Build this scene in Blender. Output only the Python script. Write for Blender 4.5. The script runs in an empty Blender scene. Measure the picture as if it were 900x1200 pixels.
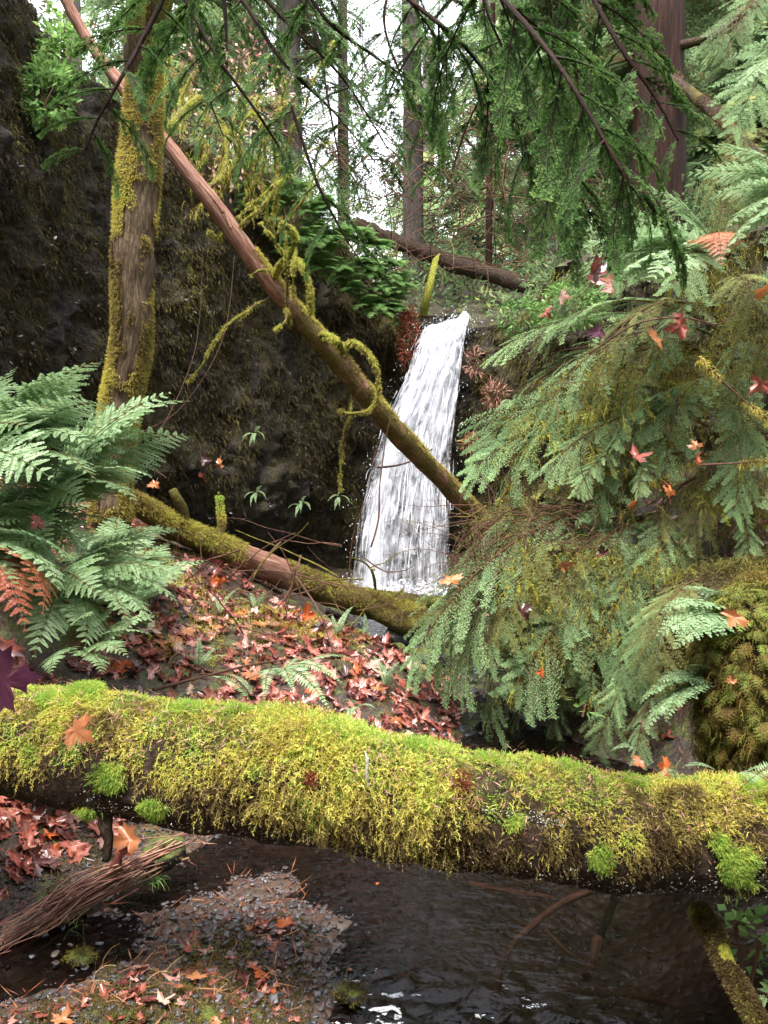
import bpy, math, random
import numpy as np
from mathutils import Vector, Matrix, Quaternion
rng = np.random.default_rng(7)
random.seed(7)
R = math.radians
sc = bpy.context.scene
col = sc.collection
# ------------------------------------------------------------------ camera
PITCH = R(4.12); FPX = 971.0; CAMZ = 1.6
cam = bpy.data.objects.new('camera', bpy.data.cameras.new('camera')); col.objects.link(cam)
cam.location = (0, 0, CAMZ); cam.rotation_euler = (R(90) - PITCH, 0, 0)
cam.data.sensor_fit = 'VERTICAL'; cam.data.sensor_height = 34.6; cam.data.lens = 34.6 * FPX / 1200
cam.data.clip_start = 0.05; cam.data.clip_end = 500
sc.camera = cam
sc.view_settings.view_transform = 'Standard'; sc.view_settings.look = 'None'; sc.view_settings.exposure = 1.5; sc.view_settings.gamma = 1
def at(px, py, Y):
    u = (600 - py) / FPX; x = (px - 450) / FPX
    dy = math.cos(PITCH) + u * math.sin(PITCH); dz = -math.sin(PITCH) + u * math.cos(PITCH)
    t = Y / dy
    return np.array([x * t, Y, CAMZ + dz * t])
def pts(L): return np.array([at(*p) for p in L])
# ------------------------------------------------------------------ noise
def _h(ix, iy, iz, s):
    n = (ix * 73856093) ^ (iy * 19349663) ^ (iz * 83492791) ^ (s * 2654435761 & 0x7fffffff)
    n = (n ^ (n >> 13)) * 1274126177 & 0x7fffffff
    n = (n ^ (n >> 16)) & 0xffff
    return n / 65535.0
def vnoise(P, s=0):
    P = np.asarray(P, float); i = np.floor(P).astype(np.int64); f = P - i; f = f * f * (3 - 2 * f)
    r = 0
    for a in (0, 1):
        for b in (0, 1):
            for c in (0, 1):
                w = (f[..., 0] if a else 1 - f[..., 0]) * (f[..., 1] if b else 1 - f[..., 1]) * (f[..., 2] if c else 1 - f[..., 2])
                r = r + w * _h(i[..., 0] + a, i[..., 1] + b, i[..., 2] + c, s)
    return r
def fbm(P, sc_=1.0, o=4, s=0):
    P = np.asarray(P, float) * sc_; r = 0; a = .5; t = 0
    for k in range(o):
        r = r + a * vnoise(P * (2.03 ** k), s + k * 7); t += a; a *= .5
    return r / t - .5
# ------------------------------------------------------------------ mesh builder
def nrm(a): return a / np.maximum(np.linalg.norm(a, axis=-1, keepdims=True), 1e-9)
class MB:
    def __init__(s): s.V = []; s.Q = []; s.T = []; s.t = []; s.n = 0
    def add(s, V, Q=None, T=None, tint=.5):
        V = np.asarray(V, float).reshape(-1, 3)
        if Q is not None and len(Q): s.Q.append(np.asarray(Q).reshape(-1, 4) + s.n)
        if T is not None and len(T): s.T.append(np.asarray(T).reshape(-1, 3) + s.n)
        s.V.append(V); s.t.append(np.broadcast_to(np.asarray(tint, float), (len(V),)).copy()); s.n += len(V)
        return s
    def data(s):
        V = np.concatenate(s.V); Q = np.concatenate(s.Q) if s.Q else np.zeros((0, 4), int); T = np.concatenate(s.T) if s.T else np.zeros((0, 3), int)
        return V, Q, T, np.concatenate(s.t)
    def addm(s, D, M=None, loc=None, tint=None):
        """merge template data D under many matrices M (N,3,3) and locations (N,3)"""
        V, Q, T, t = D
        N = len(M); W = np.einsum('nij,vj->nvi', M, V) + loc[:, None, :]
        off = (np.arange(N) * len(V))[:, None, None]
        tt = np.broadcast_to(t, (N, len(V))) if tint is None else np.clip(t[None] + np.asarray(tint)[:, None], 0, 1)
        s.add(W, (Q[None] + off) if len(Q) else None, (T[None] + off) if len(T) else None, tt.reshape(-1))
    def mesh(s, name, mat, smooth=False):
        V, Q, T, t = s.data()
        me = bpy.data.meshes.new(name)
        me.vertices.add(len(V)); me.vertices.foreach_set('co', V.astype(np.float32).ravel())
        li = np.concatenate([Q.ravel(), T.ravel()]).astype(np.int32)
        me.loops.add(len(li)); me.loops.foreach_set('vertex_index', li)
        st = np.concatenate([np.arange(len(Q)) * 4, len(Q) * 4 + np.arange(len(T)) * 3]).astype(np.int32)
        me.polygons.add(len(st)); me.polygons.foreach_set('loop_start', st)
        if smooth: me.polygons.foreach_set('use_smooth', np.ones(len(st), bool))
        me.update(calc_edges=True)
        a = me.attributes.new('tint', 'FLOAT', 'POINT'); a.data.foreach_set('value', t.astype(np.float32))
        me.materials.append(mat)
        return me
    def build(s, name, mat, parent=None, smooth=False, origin=None):
        """link as one object; vertices in world space, origin moved to `origin` (or the parent's place)"""
        o0 = np.array(parent.location if parent is not None and parent.parent is None else (0, 0, 0), float) if origin is None else np.asarray(origin, float)
        if np.abs(o0).max() > 0: s.V = [v - o0 for v in s.V]
        o = bpy.data.objects.new(name, s.mesh(name, mat, smooth)); col.objects.link(o)
        if parent is not None: o.parent = parent
        elif origin is not None: o.location = origin
        return o
def tag(o, label=None, cat=None, group=None, kind=None):
    if label: o['label'] = label
    if cat: o['category'] = cat
    if group: o['group'] = group
    if kind: o['kind'] = kind
    return o
def empty(name, loc, label=None, cat=None, group=None):
    o = bpy.data.objects.new(name, None); col.objects.link(o); o.location = tuple(loc); o.empty_display_size = .1
    return tag(o, label, cat, group)
# ------------------------------------------------------------------ shapes
def spline(P, n):
    P = np.asarray(P, float); m = len(P)
    t = np.linspace(0, m - 1, n); i = np.clip(np.floor(t).astype(int), 0, m - 2); f = (t - i)[:, None]
    g = lambda k: P[np.clip(k, 0, m - 1)]
    a, b, c, d = g(i - 1), g(i), g(i + 1), g(i + 2)
    return .5 * ((2 * b) + (c - a) * f + (2 * a - 5 * b + 4 * c - d) * f ** 2 + (3 * b - a - 3 * c + d) * f ** 3)
def tube(P, r, sides=10, rough=0., nsc=6, seed=0, cap=True, flute=0.):
    P = np.asarray(P, float); n = len(P); r = np.broadcast_to(np.asarray(r, float), (n,))
    T = nrm(np.gradient(P, axis=0)); up = np.array([0.03, -1., .1]) if abs(T[:, 2]).mean() > .6 else np.array([0, 0, 1.])
    B = nrm(np.cross(T, up)); N = np.cross(B, T)
    a = np.linspace(0, 2 * np.pi, sides, endpoint=False)
    D = N[:, None] * np.cos(a)[None, :, None] + B[:, None] * np.sin(a)[None, :, None]
    V = P[:, None] + D * r[:, None, None]
    if rough: V = V + D * (r[:, None] * rough * 2 * fbm(V, nsc, 3, seed))[..., None]
    if flute: 
        cc = np.stack([np.broadcast_to(np.cos(a) * 3, (n, sides)), np.broadcast_to(np.sin(a) * 3, (n, sides)), np.broadcast_to((np.arange(n) * .04)[:, None], (n, sides))], -1)
        V = V + D * (r[:, None] * flute * (np.abs(fbm(cc, 1.4, 3, seed + 5)) * -3))[..., None]
    i = np.arange(n - 1)[:, None] * sides; j = np.arange(sides)[None]; k = (j + 1) % sides
    Q = np.stack([i + j, i + k, i + sides + k, i + sides + j], -1).reshape(-1, 4)
    V = V.reshape(-1, 3); Tn = None
    if cap:
        V = np.concatenate([V, P[:1], P[-1:]]); q = n * sides; jj = np.arange(sides); kk = (jj + 1) % sides
        Tn = np.concatenate([np.stack([kk, jj, np.full(sides, q)], -1), np.stack([(n - 1) * sides + jj, (n - 1) * sides + kk, np.full(sides, q + 1)], -1)])
    return V, Q, Tn
def grain(o, g):
    a = o.data.attributes.new('grain', 'FLOAT_VECTOR', 'POINT'); a.data.foreach_set('vector', np.asarray(g, np.float32).ravel()); return o
def tube_grain(P, r, sides, caps=2):
    n = len(P); L = np.concatenate([[0], np.cumsum(np.linalg.norm(np.diff(P, axis=0), axis=1))]) + P[0, 0] * 3; a = np.linspace(0, 2 * np.pi, sides, endpoint=False); r = np.broadcast_to(np.asarray(r, float), (n,)).mean()
    g = np.stack([np.broadcast_to(np.cos(a) * r, (n, sides)), np.broadcast_to(np.sin(a) * r, (n, sides)), np.broadcast_to(L[:, None], (n, sides))], -1).reshape(-1, 3)
    return np.concatenate([g, g[:1], g[-1:]]) if caps else g
def blades(p, d, s, L, W, mid=.45, lift=None):
    """flat pointed leaflets"""
    p = np.asarray(p, float); L = np.broadcast_to(L, p.shape[:1])[:, None]; W = np.broadcast_to(W, p.shape[:1])[:, None]
    m = p + d * L * mid
    if lift is not None: m = m + lift
    V = np.stack([p, m + s * W * .5, p + d * L, m - s * W * .5], 1)
    Q = np.arange(len(p) * 4).reshape(-1, 4)
    return V.reshape(-1, 3), Q
def ribbons(P, W, S):
    """P (N,K,3) centre lines, W (N,K) widths, S (N,3) side vectors"""
    N, K, _ = P.shape; h = S[:, None] * W[..., None] * .5
    V = np.stack([P - h, P + h], 2).reshape(-1, 3)
    b = (np.arange(N) * K * 2)[:, None] + (np.arange(K - 1) * 2)[None]
    return V, np.stack([b, b + 1, b + 3, b + 2], -1).reshape(-1, 4)
def rnd_dir(n, zb=0.):
    d = rng.normal(size=(n, 3)); d[:, 2] += zb
    return nrm(d)
def bend(V, L, th0, droop, kv=0., tw=0.):
    """bend flat (u, v, w) shapes along an arc in the x-z plane"""
    u, v, w = V[:, 0], V[:, 1], V[:, 2]
    n = 60; g = np.linspace(0, L * 1.1, n); th = th0 - droop * (g / L) ** 1.2
    X = np.concatenate([[0], np.cumsum(np.cos(th[:-1]) * np.diff(g))]); Z = np.concatenate([[0], np.cumsum(np.sin(th[:-1]) * np.diff(g))])
    uc = np.clip(u, 0, L * 1.1); t = np.interp(uc, g, th); w2 = w - kv * v * v + tw * v * uc / L
    return np.stack([np.interp(uc, g, X) - np.sin(t) * w2, v, np.interp(uc, g, Z) + np.cos(t) * w2], -1)
def align(a, b, roll=0.):
    """rotation taking local chord direction a (in the local x-z plane) to world direction b, z kept up"""
    a = nrm(np.asarray(a, float)); b = nrm(np.asarray(b, float))
    def fr(x, up):
        y = nrm(np.cross(up, x)); return np.stack([x, y, np.cross(x, y)], 1)
    A = fr(a, np.array([0, 0, 1.])); B = fr(b, np.array([0, 0, 1.]) if abs(b[2]) < .97 else np.array([0, 1., 0.2]))
    c, s = math.cos(roll), math.sin(roll); Rr = np.array([[1, 0, 0], [0, c, -s], [0, s, c]])
    return B @ Rr @ A.T
def rotm(ax, an):
    ax = nrm(np.asarray(ax, float)); K = np.zeros(ax.shape[:-1] + (3, 3))
    K[..., 0, 1] = -ax[..., 2]; K[..., 0, 2] = ax[..., 1]; K[..., 1, 0] = ax[..., 2]; K[..., 1, 2] = -ax[..., 0]; K[..., 2, 0] = -ax[..., 1]; K[..., 2, 1] = ax[..., 0]
    an = np.asarray(an, float)[..., None, None]
    return np.eye(3) + np.sin(an) * K + (1 - np.cos(an)) * (K @ K)
def inst(name, me, loc, M=None, scale=1., parent=None):
    o = bpy.data.objects.new(name, me); col.objects.link(o)
    loc = np.asarray(loc, float)
    if parent is not None: o.parent = parent; loc = loc - np.array(parent.location)
    o.location = tuple(loc)
    if M is not None:
        o.rotation_mode = 'QUATERNION'; o.rotation_quaternion = Matrix([list(map(float, r)) for r in M]).to_quaternion()
    o.scale = (scale,) * 3 if np.isscalar(scale) else tuple(scale)
    return o
# ------------------------------------------------------------------ materials
class NT:
    def __init__(s, name):
        s.m = bpy.data.materials.new(name); s.m.use_nodes = True; s.t = s.m.node_tree; s.t.nodes.clear()
        s.out = s.n('ShaderNodeOutputMaterial')
    def n(s, ty, **k):
        a = s.t.nodes.new(ty)
        for q, v in k.items(): setattr(a, q, v)
        return a
    def l(s, a, b): s.t.links.new(a, b)
    def noise(s, scale, detail=4, rough=.6, vec=None, dist=0):
        a = s.n('ShaderNodeTexNoise'); a.inputs['Scale'].default_value = scale; a.inputs['Detail'].default_value = detail; a.inputs['Roughness'].default_value = rough; a.inputs['Distortion'].default_value = dist
        if vec is not None: s.l(vec, a.inputs['Vector'])
        return a.outputs['Fac']
    def pos(s, scale=(1, 1, 1), obj=False):
        g = s.n('ShaderNodeTexCoord').outputs['Object'] if obj else s.n('ShaderNodeNewGeometry').outputs['Position']
        m = s.n('ShaderNodeMapping'); m.inputs['Scale'].default_value = scale; s.l(g, m.inputs['Vector']); return m.outputs['Vector']
    def ramp(s, fac, stops, interp='LINEAR'):
        a = s.n('ShaderNodeValToRGB'); a.color_ramp.interpolation = interp
        e = a.color_ramp.elements
        while len(e) < len(stops): e.new(.5)
        for q, (p, c) in zip(e, stops):
            q.position = p; q.color = (c, c, c, 1) if np.isscalar(c) else (*c, 1)
        s.l(fac, a.inputs['Fac']); return a.outputs['Color']
    def mix(s, f, a, b, ty='MIX'):
        m = s.n('ShaderNodeMix', data_type='RGBA', blend_type=ty)
        for k, v in ((0, f), (6, a), (7, b)):
            if isinstance(v, (int, float)): m.inputs[k].default_value = v
            elif isinstance(v, tuple): m.inputs[k].default_value = (*v, 1)
            else: s.l(v, m.inputs[k])
        return m.outputs[2]
    def math(s, op, a, b=0., c=None):
        m = s.n('ShaderNodeMath', operation=op)
        for k, v in enumerate((a, b) if c is None else (a, b, c)):
            if isinstance(v, (int, float)): m.inputs[k].default_value = v
            else: s.l(v, m.inputs[k])
        return m.outputs[0]
    def tint(s): return s.n('ShaderNodeAttribute', attribute_name='tint').outputs['Fac']
    def bump(s, h, strength=.5, dist=.02, nrm=None):
        b = s.n('ShaderNodeBump'); b.inputs['Strength'].default_value = strength; b.inputs['Distance'].default_value = dist; s.l(h, b.inputs['Height'])
        if nrm is not None: s.l(nrm, b.inputs['Normal'])
        return b.outputs['Normal']
    def bsdf(s, colr, rough=.6, spec=.5, nrm=None, **k):
        b = s.n('ShaderNodeBsdfPrincipled')
        for nme, v in (('Base Color', colr), ('Roughness', rough), ('Specular IOR Level', spec)):
            if isinstance(v, (int, float)): b.inputs[nme].default_value = v
            elif isinstance(v, tuple): b.inputs[nme].default_value = (*v, 1)
            else: s.l(v, b.inputs[nme])
        if nrm is not None: s.l(nrm, b.inputs['Normal'])
        return b.outputs[0]
    def done(s, sh): s.l(sh, s.out.inputs['Surface']); return s.m
def leafmat(name, stops, trans=.35, rough=.5, spec=.4, var=.25, nz=30, objrand=True, nzamp=.35):
    """foliage: colour from the leaf's own tint plus a little noise, and light passing through"""
    k = NT(name); t = k.tint()
    nn = k.noise(nz, 2, .5, k.pos())
    f = k.math('ADD', t, k.math('MULTIPLY', k.math('SUBTRACT', nn, .5), nzamp))
    if objrand: f = k.math('ADD', f, k.math('MULTIPLY', k.math('SUBTRACT', k.n('ShaderNodeObjectInfo').outputs['Random'], .5), var))
    c = k.ramp(f, stops)
    a = k.bsdf(c, rough, spec)
    tr = k.n('ShaderNodeBsdfTranslucent'); k.l(c, tr.inputs['Color'])
    m = k.n('ShaderNodeMixShader'); m.inputs[0].default_value = trans; k.l(a, m.inputs[1]); k.l(tr.outputs[0], m.inputs[2])
    return k.done(m.outputs[0])
M = {}
M['hemlock'] = leafmat('hemlock_needles', [(0, (.13, .07, .03)), (.14, (.09, .11, .035)), (.45, (.15, .24, .10)), (.75, (.24, .37, .17)), (1, (.36, .5, .22))], .35, .6, .15)
M['cedar'] = leafmat('cedar_needles', [(0, (.05, .028, .025)), (.15, (.035, .07, .02)), (.5, (.07, .145, .04)), (.8, (.13, .25, .065)), (1, (.27, .4, .12))], .4, .6, .15)
M['far'] = leafmat('far_foliage', [(0, (.16, .10, .05)), (.25, (.1, .13, .055)), (.55, (.17, .27, .12)), (.85, (.28, .4, .18)), (1, (.45, .46, .15))], .5, .6, .15, var=.5)  # greens painted paler in place of haze over the distance
M['fern'] = leafmat('fern_green', [(0, (.22, .10, .045)), (.1, (.14, .13, .04)), (.35, (.16, .25, .10)), (.7, (.29, .42, .22)), (1, (.46, .57, .35))], .4, .55, .2)
M['fernred'] = leafmat('fern_dead', [(0, (.14, .035, .02)), (.5, (.3, .08, .04)), (1, (.42, .2, .09))], .3)
M['shrub'] = leafmat('shrub_leaf', [(0, (.05, .10, .025)), (.4, (.12, .23, .065)), (.8, (.22, .38, .11)), (1, (.36, .52, .16))], .4, .6, .15)
M['leaf'] = leafmat('maple_leaf_red', [(0, (.05, .015, .013)), (.25, (.15, .04, .03)), (.5, (.32, .085, .06)), (.7, (.44, .17, .13)), (.85, (.5, .27, .22)), (1, (.55, .38, .3))], .18, .28, .6, 1.2, 60, nzamp=.6)
M['orange'] = leafmat('maple_leaf_orange', [(0, (.35, .06, .02)), (.5, (.6, .14, .04)), (1, (.7, .3, .1))], .35, .4, .5, .5, 60)
M['brown'] = leafmat('maple_leaf_brown', [(0, (.16, .05, .02)), (.5, (.4, .15, .06)), (1, (.5, .24, .11))], .15, .4, .5, .3, 40)
M['purple'] = leafmat('maple_leaf_purple', [(0, (.02, .006, .012)), (.5, (.055, .014, .03)), (1, (.12, .04, .05))], .1, .5, .15, .2, 40)
M['moss'] = leafmat('moss_yellow_green', [(0, (.06, .04, .015)), (.2, (.13, .085, .035)), (.38, (.27, .21, .07)), (.52, (.50, .41, .10)), (.7, (.68, .62, .13)), (.86, (.42, .54, .11)), (1, (.22, .40, .06))], .4, .7, .15, 0, 25, False, .3)
M['mossdim'] = leafmat('moss_olive', [(0, (.05, .035, .015)), (.3, (.13, .1, .022)), (.6, (.27, .24, .045)), (1, (.42, .43, .06))], .3, .75, .15, .2, 25, True, .3)
M['mossbig'] = leafmat('moss_feathery', [(0, (.12, .07, .02)), (.3, (.2, .14, .03)), (.6, (.2, .24, .05)), (1, (.3, .4, .08))], .35, .6, .2, .2, 8, True, .5)
M['roots'] = leafmat('root_fibre', [(0, (.10, .04, .03)), (.5, (.32, .14, .11)), (1, (.5, .32, .2))], .1, .5, .3, .3)
M['straw'] = leafmat('dry_straw', [(0, (.2, .09, .05)), (.5, (.42, .24, .12)), (1, (.6, .5, .2))], .2, .6, .3, .3)
def mat_ground():
    k = NT('forest_floor'); p = k.pos()
    a = k.noise(3, 6, .7, p); b = k.noise(40, 4, .7, p); d = k.noise(9, 5, .6, p)
    c = k.ramp(b, [(.25, (.01, .007, .005)), (.5, (.035, .021, .014)), (.62, (.07, .036, .024)), (.8, (.12, .08, .06))])
    c = k.mix(k.ramp(d, [(.5, 0.), (.62, .8)]), c, k.ramp(b, [(.3, (.03, .035, .01)), (.7, (.12, .15, .03))]))
    n = k.bump(b, .8, .02, k.bump(a, .5, .05))
    return k.done(k.bsdf(c, k.ramp(d, [(.3, .3), (.7, .75)]), .5, n))
def mat_bed():
    k = NT('stream_bed'); p = k.pos()
    v = k.n('ShaderNodeTexVoronoi'); v.inputs['Scale'].default_value = 24; k.l(p, v.inputs['Vector'])
    b = k.noise(40, 4, .7, p); cc = k.n('ShaderNodeSeparateColor'); k.l(v.outputs['Color'], cc.inputs[0])
    c = k.ramp(cc.outputs[0], [(0, (.02, .014, .011)), (.4, (.05, .03, .02)), (.7, (.11, .075, .055)), (1, (.07, .068, .07))])
    c = k.mix(k.ramp(k.noise(4, 5, .7, p), [(.4, 0.), (.6, .9)]), c, (.045, .027, .017))
    c = k.mix(.4, c, k.ramp(b, [(.3, (.02, .012, .01)), (.7, (.16, .10, .07))]))
    n = k.bump(v.outputs['Distance'], .6, -.02, k.bump(b, .5, .01))
    return k.done(k.bsdf(c, .35, .5, n))
def mat_cliff():
    k = NT('wet_rock'); p = k.pos(); ps = k.pos((1, 1, .22))
    a = k.noise(2.2, 7, .7, p); b = k.noise(22, 5, .75, p); st = k.noise(9, 5, .7, ps); fine = k.noise(70, 3, .7, p)
    c = k.ramp(b, [(.3, (.004, .003, .003)), (.5, (.018, .014, .011)), (.6, (.05, .04, .032)), (.75, (.17, .14, .12))])
    ms = k.ramp(fine, [(.3, (.012, .01, .004)), (.55, (.055, .046, .014)), (.8, (.17, .15, .04))])
    f = k.ramp(k.math('ADD', k.math('MULTIPLY', st, .6), k.math('MULTIPLY', a, .5)), [(.5, 0.), (.62, .85)])
    f2 = k.math('MAXIMUM', f, k.ramp(k.math('ADD', k.tint(), k.math('MULTIPLY', k.math('SUBTRACT', b, .5), .8)), [(.5, 0.), (.75, .95)]))
    c = k.mix(f2, c, ms)
    c = k.mix(k.ramp(k.noise(5, 5, .7, ps), [(.6, 0.), (.7, .35)]), c, (.10, .05, .025))
    r = k.ramp(k.math('SUBTRACT', st, k.math('MULTIPLY', f2, .3)), [(.15, .95), (.5, .6), (.7, .25)])
    n = k.bump(fine, .8, .012, k.bump(b, 1., .04, k.bump(st, .6, .08)))
    return k.done(k.bsdf(c, r, .3, n))
def mat_bark(name, cols, vs=(6, 6, 1.2), mosslo=.55, mosshi=.7, mc=((.05, .05, .012), (.28, .28, .03)), bs=.8, usetint=True):
    """bark with moss where the tint attribute says so"""
    k = NT(name); p = k.pos(); mp_ = k.n('ShaderNodeMapping'); mp_.inputs['Scale'].default_value = vs; k.l(k.n('ShaderNodeAttribute', attribute_name='grain').outputs['Vector'], mp_.inputs['Vector']); s = mp_.outputs[0]
    a = k.noise(8, 7, .75, s, .5); b = k.noise(60, 3, .7, p); g = k.noise(5, 5, .7, p)
    c = k.ramp(a, [(.3, cols[0]), (.5, cols[1]), (.7, cols[2])])
    m = k.ramp(b, [(.3, mc[0]), (.7, mc[1])])
    f = k.math('ADD', k.tint(), k.math('MULTIPLY', k.math('SUBTRACT', g, .5), 1.0)) if usetint else g
    f = k.ramp(f, [(mosslo, 0.), (mosshi, 1.)])
    n = k.bump(b, .4, .006, k.bump(a, bs, .02))
    return k.done(k.bsdf(k.mix(f, c, m), .7, .15, n))
M['ground'] = mat_ground(); M['bed'] = mat_bed(); M['cliff'] = mat_cliff()
M['bark'] = mat_bark('mossy_bark', [(.03, .02, .015), (.10, .065, .04), (.2, .14, .10)], (8, 8, 2))
M['treebark'] = mat_bark('tree_bark', [(.02, .013, .008), (.12, .08, .048), (.3, .215, .14)], (9, 9, 1.6), .5, .66, ((.05, .04, .01), (.25, .22, .03)), 1.)
M['redwood'] = mat_bark('cedar_bark', [(.004, .002, .001), (.028, .011, .007), (.07, .03, .02)], (4, 4, .3), .75, .9, bs=1.)
M['greybark'] = mat_bark('grey_bark', [(.04, .033, .03), (.12, .10, .09), (.2, .17, .15)], (6, 6, .9), .75, .95)
M['log'] = mat_bark('rotting_log', [(.012, .008, .005), (.045, .028, .018), (.12, .085, .06)], (6, 6, 3), .5, .7, ((.04, .03, .01), (.2, .17, .03)), 1.)
M['pole'] = mat_bark('pole_wood', [(.08, .035, .025), (.36, .17, .12), (.62, .42, .32)], (8, 8, .7), .42, .6, ((.05, .032, .012), (.22, .17, .05)), .9)
M['twig'] = mat_bark('twig_bark', [(.05, .025, .018), (.12, .06, .04), (.22, .13, .09)], (14, 14, 4), .7, .9)
def mat_stone():
    k = NT('wet_stone'); p = k.pos(obj=False); b = k.noise(50, 4, .6, p)
    o = k.n('ShaderNodeObjectInfo').outputs['Random']
    f = k.math('ADD', k.math('MULTIPLY', k.tint(), .6), k.math('MULTIPLY', o, .5))
    c = k.ramp(f, [(0, (.02, .019, .02)), (.3, (.06, .06, .068)), (.5, (.07, .04, .032)), (.75, (.13, .13, .145)), (1, (.14, .09, .065))])
    c = k.mix(.5, c, k.mix(1., c, k.ramp(b, [(.3, .3), (.7, 1.4)]), 'MULTIPLY'))
    return k.done(k.bsdf(c, .38, .5, k.bump(b, .6, .006)))
M['stone'] = mat_stone()
def mat_mossrock():
    k = NT('mossy_boulder'); p = k.pos(); b = k.noise(30, 5, .7, p); a = k.noise(4, 4, .6, p)
    c = k.ramp(b, [(.3, (.01, .009, .009)), (.7, (.06, .052, .05))]); m = k.ramp(b, [(.3, (.02, .025, .006)), (.7, (.12, .15, .02))])
    g = k.n('ShaderNodeSeparateXYZ'); k.l(k.n('ShaderNodeNewGeometry').outputs['Normal'], g.inputs[0])
    f = k.ramp(k.math('ADD', k.math('MULTIPLY', g.outputs[2], .5), k.math('SUBTRACT', a, .2)), [(.45, 0.), (.6, 1.)])
    return k.done(k.bsdf(k.mix(f, c, m), k.ramp(f, [(0, .25), (1, .8)]), .5, k.bump(b, .7, .02)))
M['mossrock'] = mat_mossrock()
def mat_water():
    k = NT('stream_water'); p = k.pos((1, 1.8, 1))
    h = k.math('ADD', k.noise(9, 3, .5, p, .8), k.math('MULTIPLY', k.noise(34, 3, .5, p, .5), .35))
    n = k.bump(h, .32, .03)
    fr = k.n('ShaderNodeFresnel'); fr.inputs['IOR'].default_value = 1.33; k.l(n, fr.inputs['Normal'])
    gl = k.n('ShaderNodeBsdfGlossy'); gl.inputs['Roughness'].default_value = .06; k.l(n, gl.inputs['Normal'])
    tr = k.n('ShaderNodeBsdfTransparent'); tr.inputs['Color'].default_value = (.30, .28, .28, 1)
    m = k.n('ShaderNodeMixShader'); k.l(fr.outputs[0], m.inputs[0]); k.l(tr.outputs[0], m.inputs[1]); k.l(gl.outputs[0], m.inputs[2])
    return k.done(m.outputs[0])
M['water'] = mat_water()
def mat_fall(name, lo, hi, sx=38, sy=5., trans=.5):
    k = NT(name); uv = k.n('ShaderNodeAttribute', attribute_name='flow').outputs['Vector']
    mp = k.n('ShaderNodeMapping'); mp.inputs['Scale'].default_value = (sx, sy, 1); k.l(uv, mp.inputs['Vector'])
    a = k.noise(1, 5, .65, mp.outputs[0], .6)
    mp2 = k.n('ShaderNodeMapping'); mp2.inputs['Scale'].default_value = (sx * .35, sy * 2.2, 1); k.l(uv, mp2.inputs['Vector'])
    b = k.noise(1, 4, .6, mp2.outputs[0], 1.)
    f = k.math('ADD', k.math('MULTIPLY', a, .45), k.math('MULTIPLY', b, .3))
    mp3 = k.n('ShaderNodeMapping'); mp3.inputs['Scale'].default_value = (7, 1.6, 1); k.l(uv, mp3.inputs['Vector']); f = k.math('ADD', f, k.math('MULTIPLY', k.noise(1, 4, .6, mp3.outputs[0], .8), .25))
    f = k.math('ADD', f, k.math('MULTIPLY', k.math('SUBTRACT', k.tint(), .5), .5))
    al = k.ramp(f, [(lo, 0.), (hi, 1.)])
    d = k.bsdf((.86, .87, .93), .35, .4, k.bump(f, .6, .05))
    t2 = k.n('ShaderNodeBsdfTranslucent'); t2.inputs['Color'].default_value = (.86, .87, .93, 1)
    m0 = k.n('ShaderNodeMixShader'); m0.inputs[0].default_value = .35; k.l(d, m0.inputs[1]); k.l(t2.outputs[0], m0.inputs[2])
    m = k.n('ShaderNodeMixShader'); k.l(al, m.inputs[0]); k.l(k.n('ShaderNodeBsdfTransparent').outputs[0], m.inputs[1]); k.l(m0.outputs[0], m.inputs[2])
    return k.done(m.outputs[0])
M['fall'] = mat_fall('falling_water', .32, .6)
M['fall2'] = mat_fall('falling_water_front', .42, .68, 50, 5.)
k = NT('white_water_and_glints'); M['foam_and_glints'] = k.done(k.bsdf((.8, .82, .86), .4, .4))  # white of drops and foam, also of the painted riffle glints
k = NT('pale_lichen'); p_ = k.pos(); M['lichen'] = k.done(k.bsdf(k.ramp(k.noise(120, 3, .7, p_), [(.35, (.2, .18, .13)), (.6, (.62, .6, .54))]), .8, .2))
k = NT('bare_wood'); p_ = k.pos((3, 3, 14)); M['barewood'] = k.done(k.bsdf(k.ramp(k.noise(8, 4, .7, p_), [(.3, (.16, .07, .04)), (.7, (.38, .2, .12))]), .5, .4))
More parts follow.
